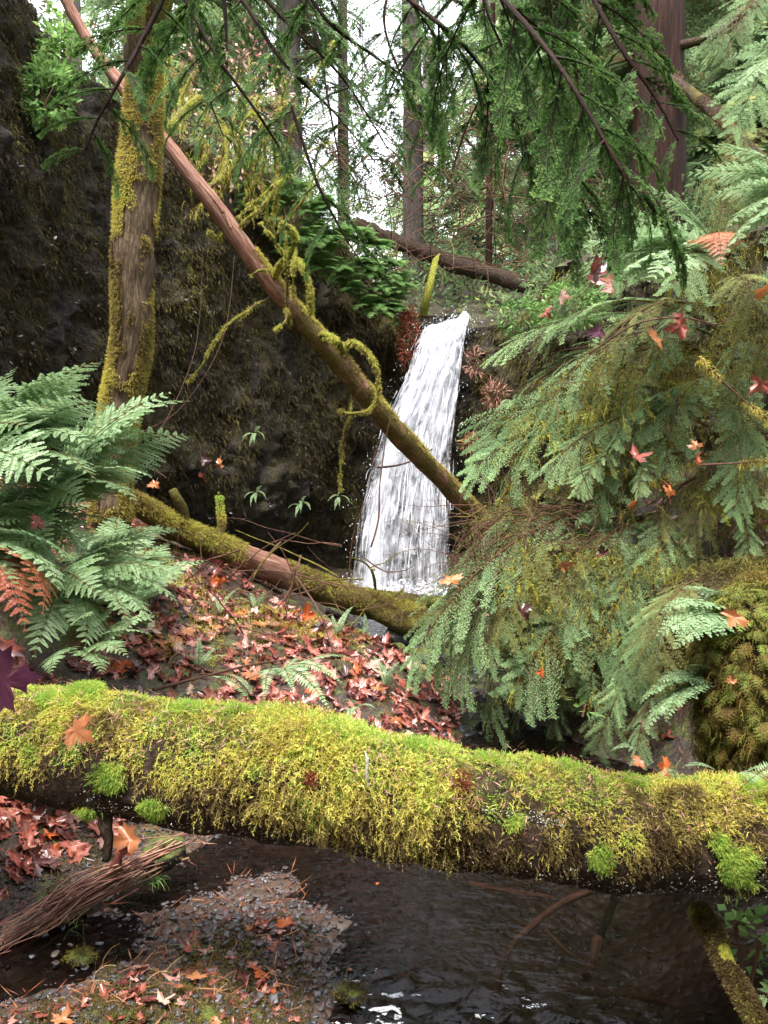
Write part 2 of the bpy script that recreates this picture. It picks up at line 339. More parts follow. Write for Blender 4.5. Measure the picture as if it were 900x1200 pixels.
# ------------------------------------------------------------------ templates
def bough_flat(L, W, n1, n2, n3, nl, nw, seed, env=None, twigs_w=.004, jit=.12, ang=(42, 62), sub=.34, dense=2):
    """flat conifer bough: stem, side twigs, sub-twigs, needles; returns MB data in (u, v, w)"""
    g = np.random.default_rng(seed); mb = MB()
    u1 = np.linspace(.1, .985, n1) * L; u1 = np.repeat(u1, 2); sg = np.tile([1, -1], n1)
    u1 = u1 + g.normal(0, .01 * L, 2 * n1)
    e = np.sin(np.clip((u1 / L) * 2.2 + .45, 0, np.pi)) if env is None else env(u1 / L)
    l1 = W * e * g.uniform(.42, 1.15, 2 * n1) + .02 * L
    a1 = np.radians(g.uniform(*ang, 2 * n1)) * (1 - .35 * (u1 / L)) * sg
    d1 = np.stack([np.cos(a1), np.sin(a1), g.normal(0, .08, 2 * n1)], -1)
    b1 = np.stack([u1, 0 * u1, 0 * u1], -1)
    side = lambda d: nrm(np.stack([-d[:, 1], d[:, 0], 0 * d[:, 0] + g.normal(0, .3, len(d))], -1))
    V, Q = blades(b1, d1, side(d1), l1, twigs_w * 2.2, .2); mb.add(V, Q, tint=g.uniform(.0, .12))
    st = np.stack([np.linspace(0, L, 14), np.zeros(14), np.zeros(14)], -1)
    V, Q, T = tube(st, np.linspace(.009 * L ** .5, .002, 14), 5, cap=False); mb.add(V, Q, tint=0.)
    f2 = np.linspace(.12, .97, n2); k = n1 * 2
    B = (b1[:, None] + d1[:, None] * (l1[:, None] * f2)[..., None]); B = np.repeat(B, 2, 1).reshape(-1, 3)
    s2 = np.tile([1, -1], k * n2); fr = np.repeat(np.tile(f2, k), 2)
    a2 = np.repeat(a1, n2 * 2) + s2 * np.radians(g.uniform(35, 60, len(s2)))
    l2 = np.repeat(l1, n2 * 2) * sub * (1.05 - fr * .8) * g.uniform(.6, 1.2, len(s2))
    d2 = nrm(np.stack([np.cos(a2), np.sin(a2), g.normal(-.05, jit, len(a2))], -1))
    if n3 == 0:
        tt = np.repeat(g.uniform(.3, .8, k), n2 * 2) + g.uniform(-.15, .2, len(s2))
        V, Q = blades(B, d2, side(d2), l2 + nl, nw, .5); mb.add(V, Q, tint=np.repeat(np.clip(tt, 0, 1), 4))
        return mb.data()
    # needles along sub-twigs and along the twigs
    V, Q = blades(B, d2, side(d2), l2, twigs_w, .3); mb.add(V, Q, tint=.1)
    f3 = np.linspace(.08, 1., n3); m = len(B)
    def needles(B, D, A, LL, f, ty):
        m = len(B); n = len(f)
        P = (B[:, None] + D[:, None] * (LL[:, None] * f)[..., None]); P = np.repeat(P, 2, 1).reshape(-1, 3)
        s = np.tile([1, -1], m * n); A3 = np.repeat(A, n * 2) + s * np.radians(g.uniform(45, 75, m * n * 2))
        D3 = nrm(np.stack([np.cos(A3), np.sin(A3), g.normal(0, .18, len(A3))], -1))
        V, Q = blades(P, D3, side(D3), nl * g.uniform(.6, 1.15, len(P)), nw, .5)
        t = np.repeat(ty, n * 2) + g.uniform(-.12, .12, len(P)) + .12 * np.tile(np.repeat(f, 2), m)
        mb.add(V, Q, tint=np.repeat(np.clip(t, .12, 1), 4))
    t1 = g.uniform(.3, .75, k)
    needles(B, d2, a2, l2, f3, np.repeat(t1, n2 * 2) + .15 * fr)
    needles(b1, d1, a1, l1, np.linspace(.1, 1, int(n2 * n3 / dense)), t1)
    return mb.data()
def bough_mesh(name, mat, L, W, n1, n2, n3, nl, nw, seed, th0, droop, kv, tw=0., **kw):
    D = bough_flat(L, W, n1, n2, n3, nl, nw, seed, **kw)
    V = bend(D[0], L, th0, droop, kv, tw); mb = MB(); mb.add(V, D[1], D[2], D[3])
    me = mb.mesh(name, mat); end = bend(np.array([[L, 0, 0.]]), L, th0, droop, kv)[0]
    return me, end
def frond_flat(L, W, n1, n2, seed, kind='lady', env=None):
    g = np.random.default_rng(seed); mb = MB()
    u1 = np.repeat(np.linspace(.14 if kind != 'sword' else .08, .99, n1) * L, 2); sg = np.tile([1, -1], n1)
    x = u1 / L
    e = np.where(x < .35, .55 + .45 * (x / .35), 1 - ((x - .35) / .65) ** 1.25 * .97) if env is None else env(x)
    l1 = W * e * g.uniform(.88, 1.08, 2 * n1)
    a1 = np.radians(68 - 22 * x + g.normal(0, 2.5, 2 * n1)) * sg
    d1 = nrm(np.stack([np.cos(a1), np.sin(a1), g.normal(0, .05, 2 * n1) - .05], -1)); b1 = np.stack([u1, 0 * u1, 0 * u1], -1)
    sd = nrm(np.stack([-d1[:, 1], d1[:, 0], g.normal(0, .15, 2 * n1)], -1))
    V, Q, T = tube(np.stack([np.linspace(0, L, 14), np.zeros(14), np.zeros(14)], -1), np.linspace(.0035, .0008, 14) * (L / .6) ** .5, 4, cap=False); mb.add(V, Q, tint=.12)
    if kind == 'sword':
        V, Q = blades(b1, d1, sd, l1, L * .86 / n1 * .8, .3); mb.add(V, Q, tint=np.repeat(g.uniform(.45, .85, 2 * n1), 4)); return mb.data()
    V, Q = blades(b1, d1, sd, l1, .004, .2); mb.add(V, Q, tint=.25)
    f2 = np.linspace(.06, 1., n2); k = 2 * n1
    B = np.repeat(b1[:, None] + d1[:, None] * (l1[:, None] * f2)[..., None], 2, 1).reshape(-1, 3)
    s2 = np.tile([1, -1], k * n2); fr = np.repeat(np.tile(f2, k), 2)
    a2 = np.repeat(a1, n2 * 2) + s2 * np.radians(58)
    sp = np.repeat(l1, n2 * 2) / n2
    l2 = np.repeat(l1, n2 * 2) * .27 * (1.08 - fr) ** .8 * g.uniform(.85, 1.1, len(s2)) + .002
    d2 = nrm(np.stack([np.cos(a2), np.sin(a2), g.normal(-.12, .1, len(a2))], -1)); s_ = nrm(np.stack([-d2[:, 1], d2[:, 0], g.normal(0, .2, len(d2))], -1))
    V, Q = blades(B, d2, s_, l2, sp * 1.15, .4)
    t = np.repeat(g.uniform(.45, .75, k), n2 * 2) + g.uniform(-.08, .1, len(s2)); mb.add(V, Q, tint=np.repeat(t, 4))
    return mb.data()
def frond_mesh(name, mat, L, W, n1, n2, seed, th0, droop, kv, kind='lady', tw=0.):
    D = frond_flat(L, W, n1, n2, seed, kind); V = bend(D[0], L, th0, droop, kv, tw)
    mb = MB(); mb.add(V, D[1], D[2], D[3]); return mb.mesh(name, mat), bend(np.array([[L, 0, 0.]]), L, th0, droop, kv)[0]
def place(name, me_end, base, tip, roll=0., parent=None):
    me, end = me_end; base = np.asarray(base, float); tip = np.asarray(tip, float)
    s = np.linalg.norm(tip - base) / np.linalg.norm(end)
    return inst(name, me, base, align(end, tip - base, roll), s, parent)
HALF = [(0, .0), (.16, -.10), (.40, -.15), (.33, -.03), (.48, .04), (.80, .13), (.66, .24), (.84, .47), (.60, .44), (.47, .50), (.20, .40), (.27, .60), (.36, .80), (.18, .79), (.11, .95), (0, 1.15)]
def maple_data(seed, curl=.3, flat=False):
    g = np.random.default_rng(seed)
    o = np.array(HALF + [(-x, y) for x, y in HALF[-2:0:-1]]) * (1 + g.normal(0, .03, (len(HALF) * 2 - 2, 2)))
    c = np.array([0, .22]); n = len(o); rings = [c[None]] + [c + (o - c) * f for f in (.35, .7, 1.)]
    P = np.concatenate(rings); r = np.linalg.norm(P - c, axis=1)
    ang = np.arctan2(P[:, 1] - c[1], P[:, 0]); ph = g.uniform(0, 6.3, 3)
    z = curl * (r ** 1.6) * (.6 * np.sin(2 * ang + ph[0]) + .5 * np.sin(3 * ang + ph[1]) + .35 * np.sin(5 * ang + ph[2]) + g.uniform(-.8, 1.3)) + g.normal(0, .012, len(P)) + .03 * np.abs(np.sin(ang * 2.5)) * (r > .1)
    V = np.concatenate([P, z[:, None]], 1); V[:, 1] -= .3
    T = [(0, 1 + i, 1 + (i + 1) % n) for i in range(n)]
    Q = [(1 + k * n + i, 1 + (k + 1) * n + i, 1 + (k + 1) * n + (i + 1) % n, 1 + k * n + (i + 1) % n) for k in (0, 1) for i in range(n)]
    t = .5 + g.normal(0, .08, len(V)) - .18 * (r > .6)
    mb = MB(); mb.add(V, Q, T, t)
    s = np.array([[0, -.28, 0], [.02, -.5, .03], [.1, -.75, .02 + g.uniform(0, .1)], [.2, -.95, .05]]) * [g.choice([-1, 1]), 1, 1]
    W = np.array([[.022, .018, .018, .03]]); V, Q = ribbons(s[None], W, np.array([[1., 0, .3]])); mb.add(V, Q, tint=.35)
    return mb.data()
LEAFD = [maple_data(i, [.1, .3, .5, .75][i % 4]) for i in range(12)]
def leaf_meshes(mat): 
    r = []
    for i, D in enumerate(LEAFD):
        mb = MB(); mb.add(*D[:3], D[3]); r.append(mb.mesh('maple_leaf', M[mat], True))
    return r
LM = {m: leaf_meshes(m) for m in ('leaf', 'orange', 'brown', 'purple')}
def leaf_at(pos, size, label, group=None, mat='leaf', normal=(0, -.3, 1), spin=None, k=None, name='maple_leaf', cat='leaf'):
    n = nrm(np.asarray(normal, float)); a = nrm(np.cross([1, .1, 0], n)) if abs(n[0]) < .9 else nrm(np.cross([0, 1, 0], n)); b = np.cross(n, a)
    sp = rng.uniform(0, 6.28) if spin is None else spin
    X = a * math.cos(sp) + b * math.sin(sp); Y = np.cross(n, X)
    o = inst(name, LM[mat][rng.integers(12) if k is None else k], pos, np.stack([X, Y, n], 1), size)
    return tag(o, label, cat, group)
# ------------------------------------------------------------------ world and light
w = bpy.data.worlds.new('World'); sc.world = w; w.use_nodes = True; nt = w.node_tree; nt.nodes.clear()
EL, AZ = R(68), R(200)
sky = nt.nodes.new('ShaderNodeTexSky'); sky.sky_type = 'NISHITA'; sky.sun_disc = False; sky.sun_elevation = EL; sky.sun_rotation = AZ
hs = nt.nodes.new('ShaderNodeHueSaturation'); hs.inputs['Saturation'].default_value = .22; hs.inputs['Value'].default_value = 2.5
bg = nt.nodes.new('ShaderNodeBackground'); bg.inputs['Strength'].default_value = .15; wo = nt.nodes.new('ShaderNodeOutputWorld')
nt.links.new(sky.outputs[0], hs.inputs['Color']); nt.links.new(hs.outputs[0], bg.inputs['Color']); nt.links.new(bg.outputs[0], wo.inputs['Surface'])
sl = bpy.data.lights.new('sun', 'SUN'); sl.energy = 2.9; sl.angle = R(14); sl.color = (1, .96, .9)
so = bpy.data.objects.new('sun', sl); col.objects.link(so)
sd = Vector((math.sin(AZ) * math.cos(EL), math.cos(AZ) * math.cos(EL), math.sin(EL)))
so.rotation_euler = (-sd).to_track_quat('-Z', 'Y').to_euler()
# ------------------------------------------------------------------ ground
CP = [(.3, 2.4, -.24), (.9, 2.5, -.3), (.5, 3.2, -.28), (1.1, 3.2, -.25), (.05, 2.55, -.12), (0., 3.2, -.12), (.1, 2.15, -.05), (.4, 1.9, -.1),
      (-.3, 2.75, .03), (-.5, 2.6, .05), (-.45, 2.35, .06), (-.8, 2.35, .06), (-.3, 2.15, .03), (-.16, 2.68, .0), (-.34, 2.95, .01), (-.6, 2.85, .02), (-.7, 2.1, .08), (-.12, 2.25, -.02), (-.1, 2.45, -.03),
      (-.5, 3.2, -.06), (-.85, 2.95, -.06), (-1.1, 2.62, -.05), (-1.4, 2.4, -.03), (-1.2, 3.05, .14), (-1.45, 2.95, .25), (-1.8, 2.6, .4), (-1.05, 3.45, .15), (-.72, 3.35, .0), (-2.5, 2.4, .8), (-1.1, 2.0, .08), (-1.6, 1.8, .3),
      (-1., 4., .42), (-.5, 4.2, .36), (0, 4.2, .26), (.25, 4.15, .12), (.45, 4.5, -.02), (-.4, 5.4, .52), (-.9, 5.3, .55), (.05, 5., .42), (.2, 5.4, .2), (.25, 4.75, .14), (-.3, 3.6, -.08), (.1, 3.6, -.12), (-.7, 3.8, .08),
      (-1.5, 4.2, .72), (-1.65, 5, 1.05), (-2.3, 4.5, 1.25), (-2.3, 5.6, 1.3), (-1.9, 3.5, .8), (-3.2, 3.5, 1.6), (-3, 2, 1.2), (-1.2, 6.2, .75), (-1.6, 7, .85), (-.6, 6.4, .4), (-1., 7.6, .5),
      (-.1, 6.3, .02), (-.2, 7, -.08), (.1, 7.8, -.1), (.2, 9, -.15), (-.3, 9.2, -.1), (-.9, 8.6, .1), (.7, 8.6, 0.), (.4, 6., -.1), (.62, 5.2, -.1), (.72, 4.4, -.14), (.8, 3.9, -.18),
      (.9, 5.9, .25), (1.2, 5.4, .35), (1.25, 4.6, .15), (1.1, 4.2, -.05), (1.35, 3.9, -.12), (1.9, 5, .9), (2.3, 4, .8), (1.75, 3.5, .25), (1.9, 2.8, .45), (1.5, 2.3, .1), (1.3, 2.1, -.1), (3, 3, 1.1), (3.2, 5, 1.6), (1.2, 7, .7), (1.8, 6.5, 1.1), (2.6, 6.5, 1.6),
      (0, 0, .1), (-2, 0, .6), (2, 0, .5), (-5, 0, 1.8), (5, 0, 1.6), (-5, 5, 2.2), (5, 5, 2.2), (0, -6, .3), (-6, -6, 2), (6, -6, 2), (0, 11, .3), (-4, 10, 1.5), (4, 10, 1.8)]
CP = np.array(CP)
_d = np.linalg.norm(CP[:, None, :2] - CP[None, :, :2], axis=2)
_w = np.linalg.solve(_d + np.eye(len(CP)) * -.02, CP[:, 2] - .3)
def H(x, y, noise=True):
    x = np.asarray(x, float); y = np.asarray(y, float); sh = x.shape; x = x.ravel(); y = y.ravel(); z = np.zeros(len(x)) + .3
    for c, ww in zip(CP, _w): z += ww * np.hypot(x - c[0], y - c[1])
    if noise:
        P = np.stack([x, y, 0 * x], -1); z = z + .11 * fbm(P, 2.5, 4, 3) + .035 * fbm(P, 14, 3, 9)
    return z.reshape(sh)
def grid(xs, ys, zf):
    X, Y = np.meshgrid(xs, ys); Z = zf(X, Y); V = np.stack([X, Y, Z], -1).reshape(-1, 3); nx = len(xs); ny = len(ys)
    i = np.arange(ny - 1)[:, None] * nx + np.arange(nx - 1)[None]
    return V, np.stack([i, i + 1, i + nx + 1, i + nx], -1).reshape(-1, 4)
xs = np.concatenate([np.linspace(-9, -3.2, 20, endpoint=False), np.linspace(-3.2, 3.2, 230), np.linspace(3.2, 9, 21)[1:]])
ys = np.concatenate([np.linspace(-9, 1.6, 26, endpoint=False), np.linspace(1.6, 5.6, 150, endpoint=False), np.linspace(5.6, 12.5, 130)])
V, Q = grid(xs, ys, H)
mb = MB(); mb.add(V, Q); g = mb.build('ground', M['ground'], smooth=True); tag(g, kind='structure')
g.data.materials.append(M['bed'])
zc = V[Q].mean(1)[:, 2]; yc = V[Q].mean(1)[:, 1]
g.data.polygons.foreach_set('material_index', (zc < np.where(yc < 3.6, .035, .01)).astype(np.int32))
def wz(X, Y):
    P = np.stack([X, Y, 0 * X], -1); rif = np.exp(-((X - .05) / .5) ** 2 - ((Y - 2.18) / .22) ** 2) + .5 * np.exp(-((X - .45) / .25) ** 2 - ((Y - 2.15) / .12) ** 2)
    return .006 * fbm(P * [1, 1.6, 1], 7, 3, 4) + rif * .06 * fbm(P * [1, 1.4, 1], 16, 3, 5) + .006 * np.clip(Y - 6, 0, 9)
V, Q = grid(np.linspace(-2.2, 2., 260), np.concatenate([np.linspace(1., 3.6, 200, endpoint=False), np.linspace(3.6, 10.2, 120)]), wz)
mb = MB(); mb.add(V, Q); tag(mb.build('water', M['water'], smooth=True), kind='structure')
# ------------------------------------------------------------------ cliff and plateau
CC = [(-9, 0, 4.5), (-4.2, 2.2, 4.8), (-3.3, 3.8, 5.2), (-2.95, 5.3, 6.4), (-2.78, 6, 6.2), (-2.6, 6.8, 5.6), (-2.35, 7.6, 5.0), (-1.88, 8.3, 4.8), (-1.11, 9.1, 4.7), (-.49, 9.7, 4.35), (-.05, 10.05, 4.0), (.28, 10.2, 3.36),
      (.72, 10.3, 3.2), (1.03, 10.15, 3.22), (1.22, 9.55, 3.45), (1.65, 8.8, 3.65), (2.2, 8.1, 3.6), (3., 7.3, 3.6), (3.9, 6.5, 3.7), (5, 5, 4), (6, 2.5, 4.2), (9, 0, 4.2)]
CC = spline(np.array(CC, float), 430)
seg = np.concatenate([[0], np.cumsum(np.linalg.norm(np.diff(CC[:, :2], axis=0), axis=1))])
tn = nrm(np.gradient(CC[:, :2], axis=0)); nout = np.stack([-tn[:, 1], tn[:, 0]], -1)  # away from the stream
tn2 = nout
nv = 120; vv = np.linspace(0, 1, nv)
left = np.clip((.2 - CC[:, 0]) / 1.2, 0, 1)
def prof(v, lf): return lf * (.45 * np.exp(-((v - .12) / .13) ** 2) - .12 * np.sin(v * np.pi)) + (v ** 1.5) * (.25 + .2 * (1 - lf))
CV = np.zeros((nv, len(CC), 3))
for i, v in enumerate(vv):
    off = prof(v, left)
    CV[i, :, :2] = CC[:, :2] + nout * off[:, None]; CV[i, :, 2] = -.4 + (CC[:, 2] + .4) * v
P_ = CV.reshape(-1, 3); nn = np.repeat(np.concatenate([nout, 0 * nout[:, :1]], 1)[None], nv, 0).reshape(-1, 3)
dsp = .5 * fbm(P_ * [1, 1, .7], 1.1, 4, 21) + .3 * (.22 - np.abs(fbm(P_ * [1, 1, .5], 3.2, 4, 22))) * 2 + .16 * (.2 - np.abs(fbm(P_ * [1, 1, .8], 9, 3, 23))) * 2 + .07 * fbm(P_, 22, 2, 24)
damp = np.clip((P_[:, 2] + .4) / .5, 0, 1)
P_ = P_ + nn * (dsp * damp)[:, None]
def cliff_pt(s, v):
    """point on the displaced cliff face; s, v in 0..1"""
    i = np.clip((np.asarray(v) * (nv - 1)).astype(int), 0, nv - 1); j = np.clip((np.asarray(s) * (len(CC) - 1)).astype(int), 0, len(CC) - 1)
    return P_.reshape(nv, len(CC), 3)[i, j], -np.concatenate([nout[j], 0 * nout[j][:, :1]], 1)
mossy = np.clip((P_[:, 2] - 2.3) / 2.4, 0, 1) * .5 + .5 * np.repeat(1 - left[None], nv, 0).ravel() * .5
n_ = len(CC); i = np.arange(nv - 1)[:, None] * n_ + np.arange(n_ - 1)[None]
mb = MB(); mb.add(P_, np.stack([i, i + 1, i + n_ + 1, i + n_], -1).reshape(-1, 4), tint=mossy)
tag(mb.build('rock_cliff', M['cliff'], smooth=True), kind='structure')
ctr = np.array([0., 2.]); back = [0, .12, .3, .55, .9, 1.4, 2.2, 3.5, 6, 10, 18, 40, 110]
top = P_.reshape(nv, n_, 3)[-1]; rows = []
rad = nrm(nout * .5 + nrm(CC[:, :2] - ctr) * .5)
notch = np.exp(-((CC[:, 0] - .72) / .42) ** 2) * (CC[:, 1] > 8)
for d in back:
    r_ = top.copy(); r_[:, :2] += rad * d
    rise = np.interp(d, [0, .3, 1.4, 3.5, 10, 110], [0, .12, .42, .5, .9, 3.]); rise2 = np.interp(d, [0, .3, 1.4, 3.5, 10, 110], [0, .03, .75, 1.3, 1.9, 4.])
    r_[:, 2] += rise * (1 - notch) + rise2 * notch + .25 * min(d, 1) * fbm(r_, 1.5, 3, 31); rows.append(r_)
PV = np.stack(rows); i = np.arange(len(back) - 1)[:, None] * n_ + np.arange(n_ - 1)[None]
mb = MB(); mb.add(PV.reshape(-1, 3), np.stack([i, i + 1, i + n_ + 1, i + n_], -1).reshape(-1, 4)); tag(mb.build('plateau_ground', M['ground'], smooth=True), kind='structure')
def plateau_z(x, y): 
    q = PV.reshape(-1, 3); k = np.argmin((q[:, 0] - x) ** 2 + (q[:, 1] - y) ** 2); return q[k, 2]
# upstream water feeding the fall
mb = MB(); V, Q = grid(np.linspace(.42, 1.0, 14), np.linspace(10.15, 13.5, 30), lambda X, Y: 3.24 + .12 * (Y - 10.15) + .02 * fbm(np.stack([X, Y, 0 * X], -1), 9, 2, 1))
mb.add(V, Q); tag(mb.build('stream', M['water'], smooth=True), kind='structure')
# ------------------------------------------------------------------ waterfall
FE = [(366, 514, 551, 10.25), (374, 504, 550, 10.1), (388, 494, 548, 9.95), (410, 485, 545, 9.85), (440, 474, 541, 9.76), (480, 455, 537, 9.68), (520, 441, 533, 9.6), (560, 428, 531, 9.52), (610, 416, 531, 9.42), (660, 410, 531, 9.34), (712, 405, 532, 9.28)]
fe = spline(np.array(FE, float), 130)
def fall_sheet(front, seed, nu=90, inset=0.):
    U = np.linspace(0, 1, nu); rows = []; fl = []
    for k, (py, a, b, Y) in enumerate(fe):
        A = at(a, py, Y); B = at(b, py, Y - .1); r_ = A[None] + (B - A)[None] * (inset + U * (1 - 2 * inset))[:, None]
        rows.append(r_); fl.append(np.stack([inset + U * (1 - 2 * inset), np.full(nu, k / len(fe) * 3.4), 0 * U], -1))
    G = np.stack(rows); F = np.stack(fl); kk_ = np.clip(1 - np.arange(len(fe)) / 26., 0, 1)[:, None] ** 1.5; G[..., 2] -= kk_ * (.26 * (1 - U) ** 1.3 + .05 * np.sin(U * 14) * U)[None]
    dd = .22 * fbm(F * [9, 2.6, 1], 1, 4, seed) + .10 * fbm(F * [34, 8, 1], 1, 3, seed + 1)
    edge = np.sin(np.pi * F[..., 0]) ** .5
    G[..., 1] += -front + dd - .14 * edge + .1
    return G, F
def fall_obj(name, mat, front, seed, parent, inset=0., dens=None):
    G, F = fall_sheet(front, seed, inset=inset); nu = G.shape[1]; i = np.arange(len(G) - 1)[:, None] * nu + np.arange(nu - 1)[None]
    u = F[..., 0]; v = F[..., 1] / 3.4
    t = dens(u, v); mb = MB(); mb.add(G.reshape(-1, 3), np.stack([i, i + 1, i + nu + 1, i + nu], -1).reshape(-1, 4), tint=t.ravel())
    o = mb.build(name, mat, parent, smooth=True)
    a = o.data.attributes.new('flow', 'FLOAT_VECTOR', 'POINT'); a.data.foreach_set('vector', F.astype(np.float32).ravel())
    return o
fl = empty('waterfall', at(468, 700, 9.3), 'white waterfall pouring over the dark rock cliff into the creek', 'waterfall')
edgef = lambda u: np.clip(np.minimum(u, 1 - u) / .2, 0, 1)
fall_obj('water_sheet', M['fall'], 0., 41, fl, 0., lambda u, v: .5 + .42 * (1 - v) ** 1.2 - .3 * v - .95 * (1 - edgef(u)) * np.clip(v * 3, .25, 1) + .5 * np.exp(-((u - .22) / .09) ** 2) * np.clip(v * 2 - .7, 0, 1) - .35 * np.exp(-((u - .12) / .05) ** 2) * np.exp(-((v - .55) / .2) ** 2))
fall_obj('spray_sheet', M['fall2'], .1, 51, fl, .04, lambda u, v: .5 + .45 * (1 - v) ** 2 - .2 * (1 - edgef(u)) + .1 * np.sin(u * 9))
mb = MB(); n = 350                                      # falling threads and drops
G, F = fall_sheet(.05, 41)
ku = (rng.beta(1.5, 1.5, n) * (G.shape[1] - 1)).astype(int); kv = (rng.uniform(0, .86, n) * len(G)).astype(int); ln = rng.integers(3, 13, n)
st = []
for a_ in range(5):
    kk = np.clip(kv + ln * a_ // 4, 0, len(G) - 1); st.append(G[kk, ku])
P = np.stack(st, 1) + rng.normal(0, .03, (n, 1, 3)) - [0, .06, 0]; P[:, :, 0] += (rng.normal(0, .012, (n, 5))).cumsum(1) * .5
V, Q = ribbons(P, rng.uniform(.002, .007, (n, 1)) * np.array([[.3, 1, 1, .8, .2]]), np.tile([[1., 0, 0]], (n, 1))); mb.add(V, Q)
c = G[rng.integers(5, len(G), 2600), (rng.choice([rng.uniform(-.0, 1)], 1), rng.integers(0, G.shape[1], 2600))[1]] + rng.normal(0, 1, (2600, 3)) * [.12, .12, .05] - [0, .1, 0]
V, Q = blades(c, rnd_dir(2600, -1.5), rnd_dir(2600), rng.uniform(.008, .03, 2600), rng.uniform(.004, .01, 2600)); mb.add(V, Q)
o = mb.build('droplets', M['foam_and_glints'], fl); tag(o, kind='stuff')
mb = MB()                                                # foam at the foot and below the boulders
for (x, y, z, n, sx, sy) in [(.16, 9.1, .03, 2600, .55, .3), (-.1, 8.6, .03, 700, .5, .3)]:
    c = np.stack([rng.normal(x, sx, n), rng.normal(y, sy, n), np.abs(rng.normal(z, .06, n))], -1)
    V, Q = blades(c, rnd_dir(n, .2), rnd_dir(n), rng.uniform(.02, .07, n), rng.uniform(.01, .035, n)); mb.add(V, Q)
tag(mb.build('foam_and_glints', M['foam_and_glints']), kind='stuff')
# ------------------------------------------------------------------ the mossy log across the stream
def down_strands(mb, p, n, L, W, K=4, grav=1.0, tint=None, side=5, fl=.22, jit=.5):
    """soft curved moss shoots with small side leaflets; p base, n surface normal"""
    N = len(p); d = nrm(n + rng.normal(0, jit, (N, 3))); P = [p]; cur = p
    L = np.broadcast_to(L, (N,))
    for k_ in range(K):
        d = nrm(d + np.array([0, 0, -1.]) * grav * (.5 if k_ else .2) + rng.normal(0, .16, (N, 3))); cur = cur + d * (L / K)[:, None]; P.append(cur)
    P = np.stack(P, 1); S = nrm(np.cross(d, n + rng.normal(0, .8, (N, 3))))
    w = np.broadcast_to(W, (N,))[:, None] * np.linspace(1, .35, K + 1)[None]
    V, Q = ribbons(P, w, S); t = np.broadcast_to(tint, (N,)) if tint is not None else np.full(N, .5)
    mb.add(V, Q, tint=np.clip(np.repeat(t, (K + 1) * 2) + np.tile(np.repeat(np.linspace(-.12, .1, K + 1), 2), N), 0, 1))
    if side:
        f = np.linspace(.25, .98, side); ii = np.minimum((f * K).astype(int), K - 1); ff = f * K - ii
        B = P[:, ii] * (1 - ff)[None, :, None] + P[:, ii + 1] * ff[None, :, None]
        T = P[:, ii + 1] - P[:, ii]; sg = np.where(np.arange(side) % 2, 1., -1.)[None, :, None]
        D = nrm(nrm(T) + S[:, None] * sg * 1.1 + rng.normal(0, .25, (N, side, 3)))
        Ls = (L[:, None] * fl * (1.1 - f * .6)[None] * rng.uniform(.6, 1.3, (N, side))).ravel(); B = B.reshape(-1, 3); D = D.reshape(-1, 3)
        V, Q = blades(B, D, nrm(np.cross(D, rng.normal(0, 1, D.shape))), Ls, Ls * .33)
        mb.add(V, Q, tint=np.clip(np.repeat(np.repeat(t, side) + rng.uniform(-.05, .12, N * side), 4), 0, 1))
LA = spline(pts([(-330, 800, 2.75), (-150, 835, 2.55), (0, 866, 2.4), (110, 880, 2.33), (200, 894, 2.28), (350, 915, 2.22), (450, 932, 2.2), (600, 958, 2.2), (750, 974, 2.22), (900, 978, 2.26), (1050, 985, 2.3), (1250, 1000, 2.4)]), 260)
LR = np.interp(np.linspace(0, 1, 260), [0, .2, .35, .45, .6, .8, 1], [.155, .16, .168, .168, .152, .15, .16])
LT = nrm(np.gradient(LA, axis=0)); LB = nrm(np.cross(LT, [0, 0, 1.])); LN = np.cross(LB, LT)   # LN up, LB towards/away
if LB[130, 1] > 0: LB = -LB
def log_pt(t, phi):
    """t 0..1 along the log, phi 0 = top, 90 deg = side facing the camera"""
    f = np.clip(t, 0, 1) * (len(LA) - 1); i = np.minimum(f.astype(int), len(LA) - 2); q = (f - i)[:, None]
    L_ = lambda a: a[i] * (1 - q) + a[i + 1] * q
    n = nrm(L_(LN) * np.cos(phi)[:, None] + L_(LB) * np.sin(phi)[:, None]); r = L_(LR[:, None])
    c = L_(LA); p = c + n * r
    return p + n * (.05 * fbm(p, 6, 3, 61) + .02 * fbm(p, 25, 2, 62))[:, None], n
log = empty('mossy_log', LA[130], 'thick fallen log covered in bright yellow-green moss lying across the stream', 'log')
tt, pp = np.meshgrid(np.linspace(0, 1, 420), np.linspace(0, 2 * np.pi, 72, endpoint=False), indexing='ij')
p, n = log_pt(tt.ravel(), pp.ravel())
i = np.arange(419)[:, None] * 72; j = np.arange(72)[None]; kx = (j + 1) % 72
mb = MB(); ph = (pp.ravel() + np.pi) % (2 * np.pi) - np.pi
mb.add(p, np.stack([i + j, i + kx, i + 72 + kx, i + 72 + j], -1).reshape(-1, 4), tint=np.clip(.75 - np.abs(ph - .2) * .28, 0, 1))
ob = mb.build('bark', M['log'], log, smooth=True); grain(ob, np.stack([np.cos(pp.ravel()) * .16, np.sin(pp.ravel()) * .16, tt.ravel() * 6], -1))
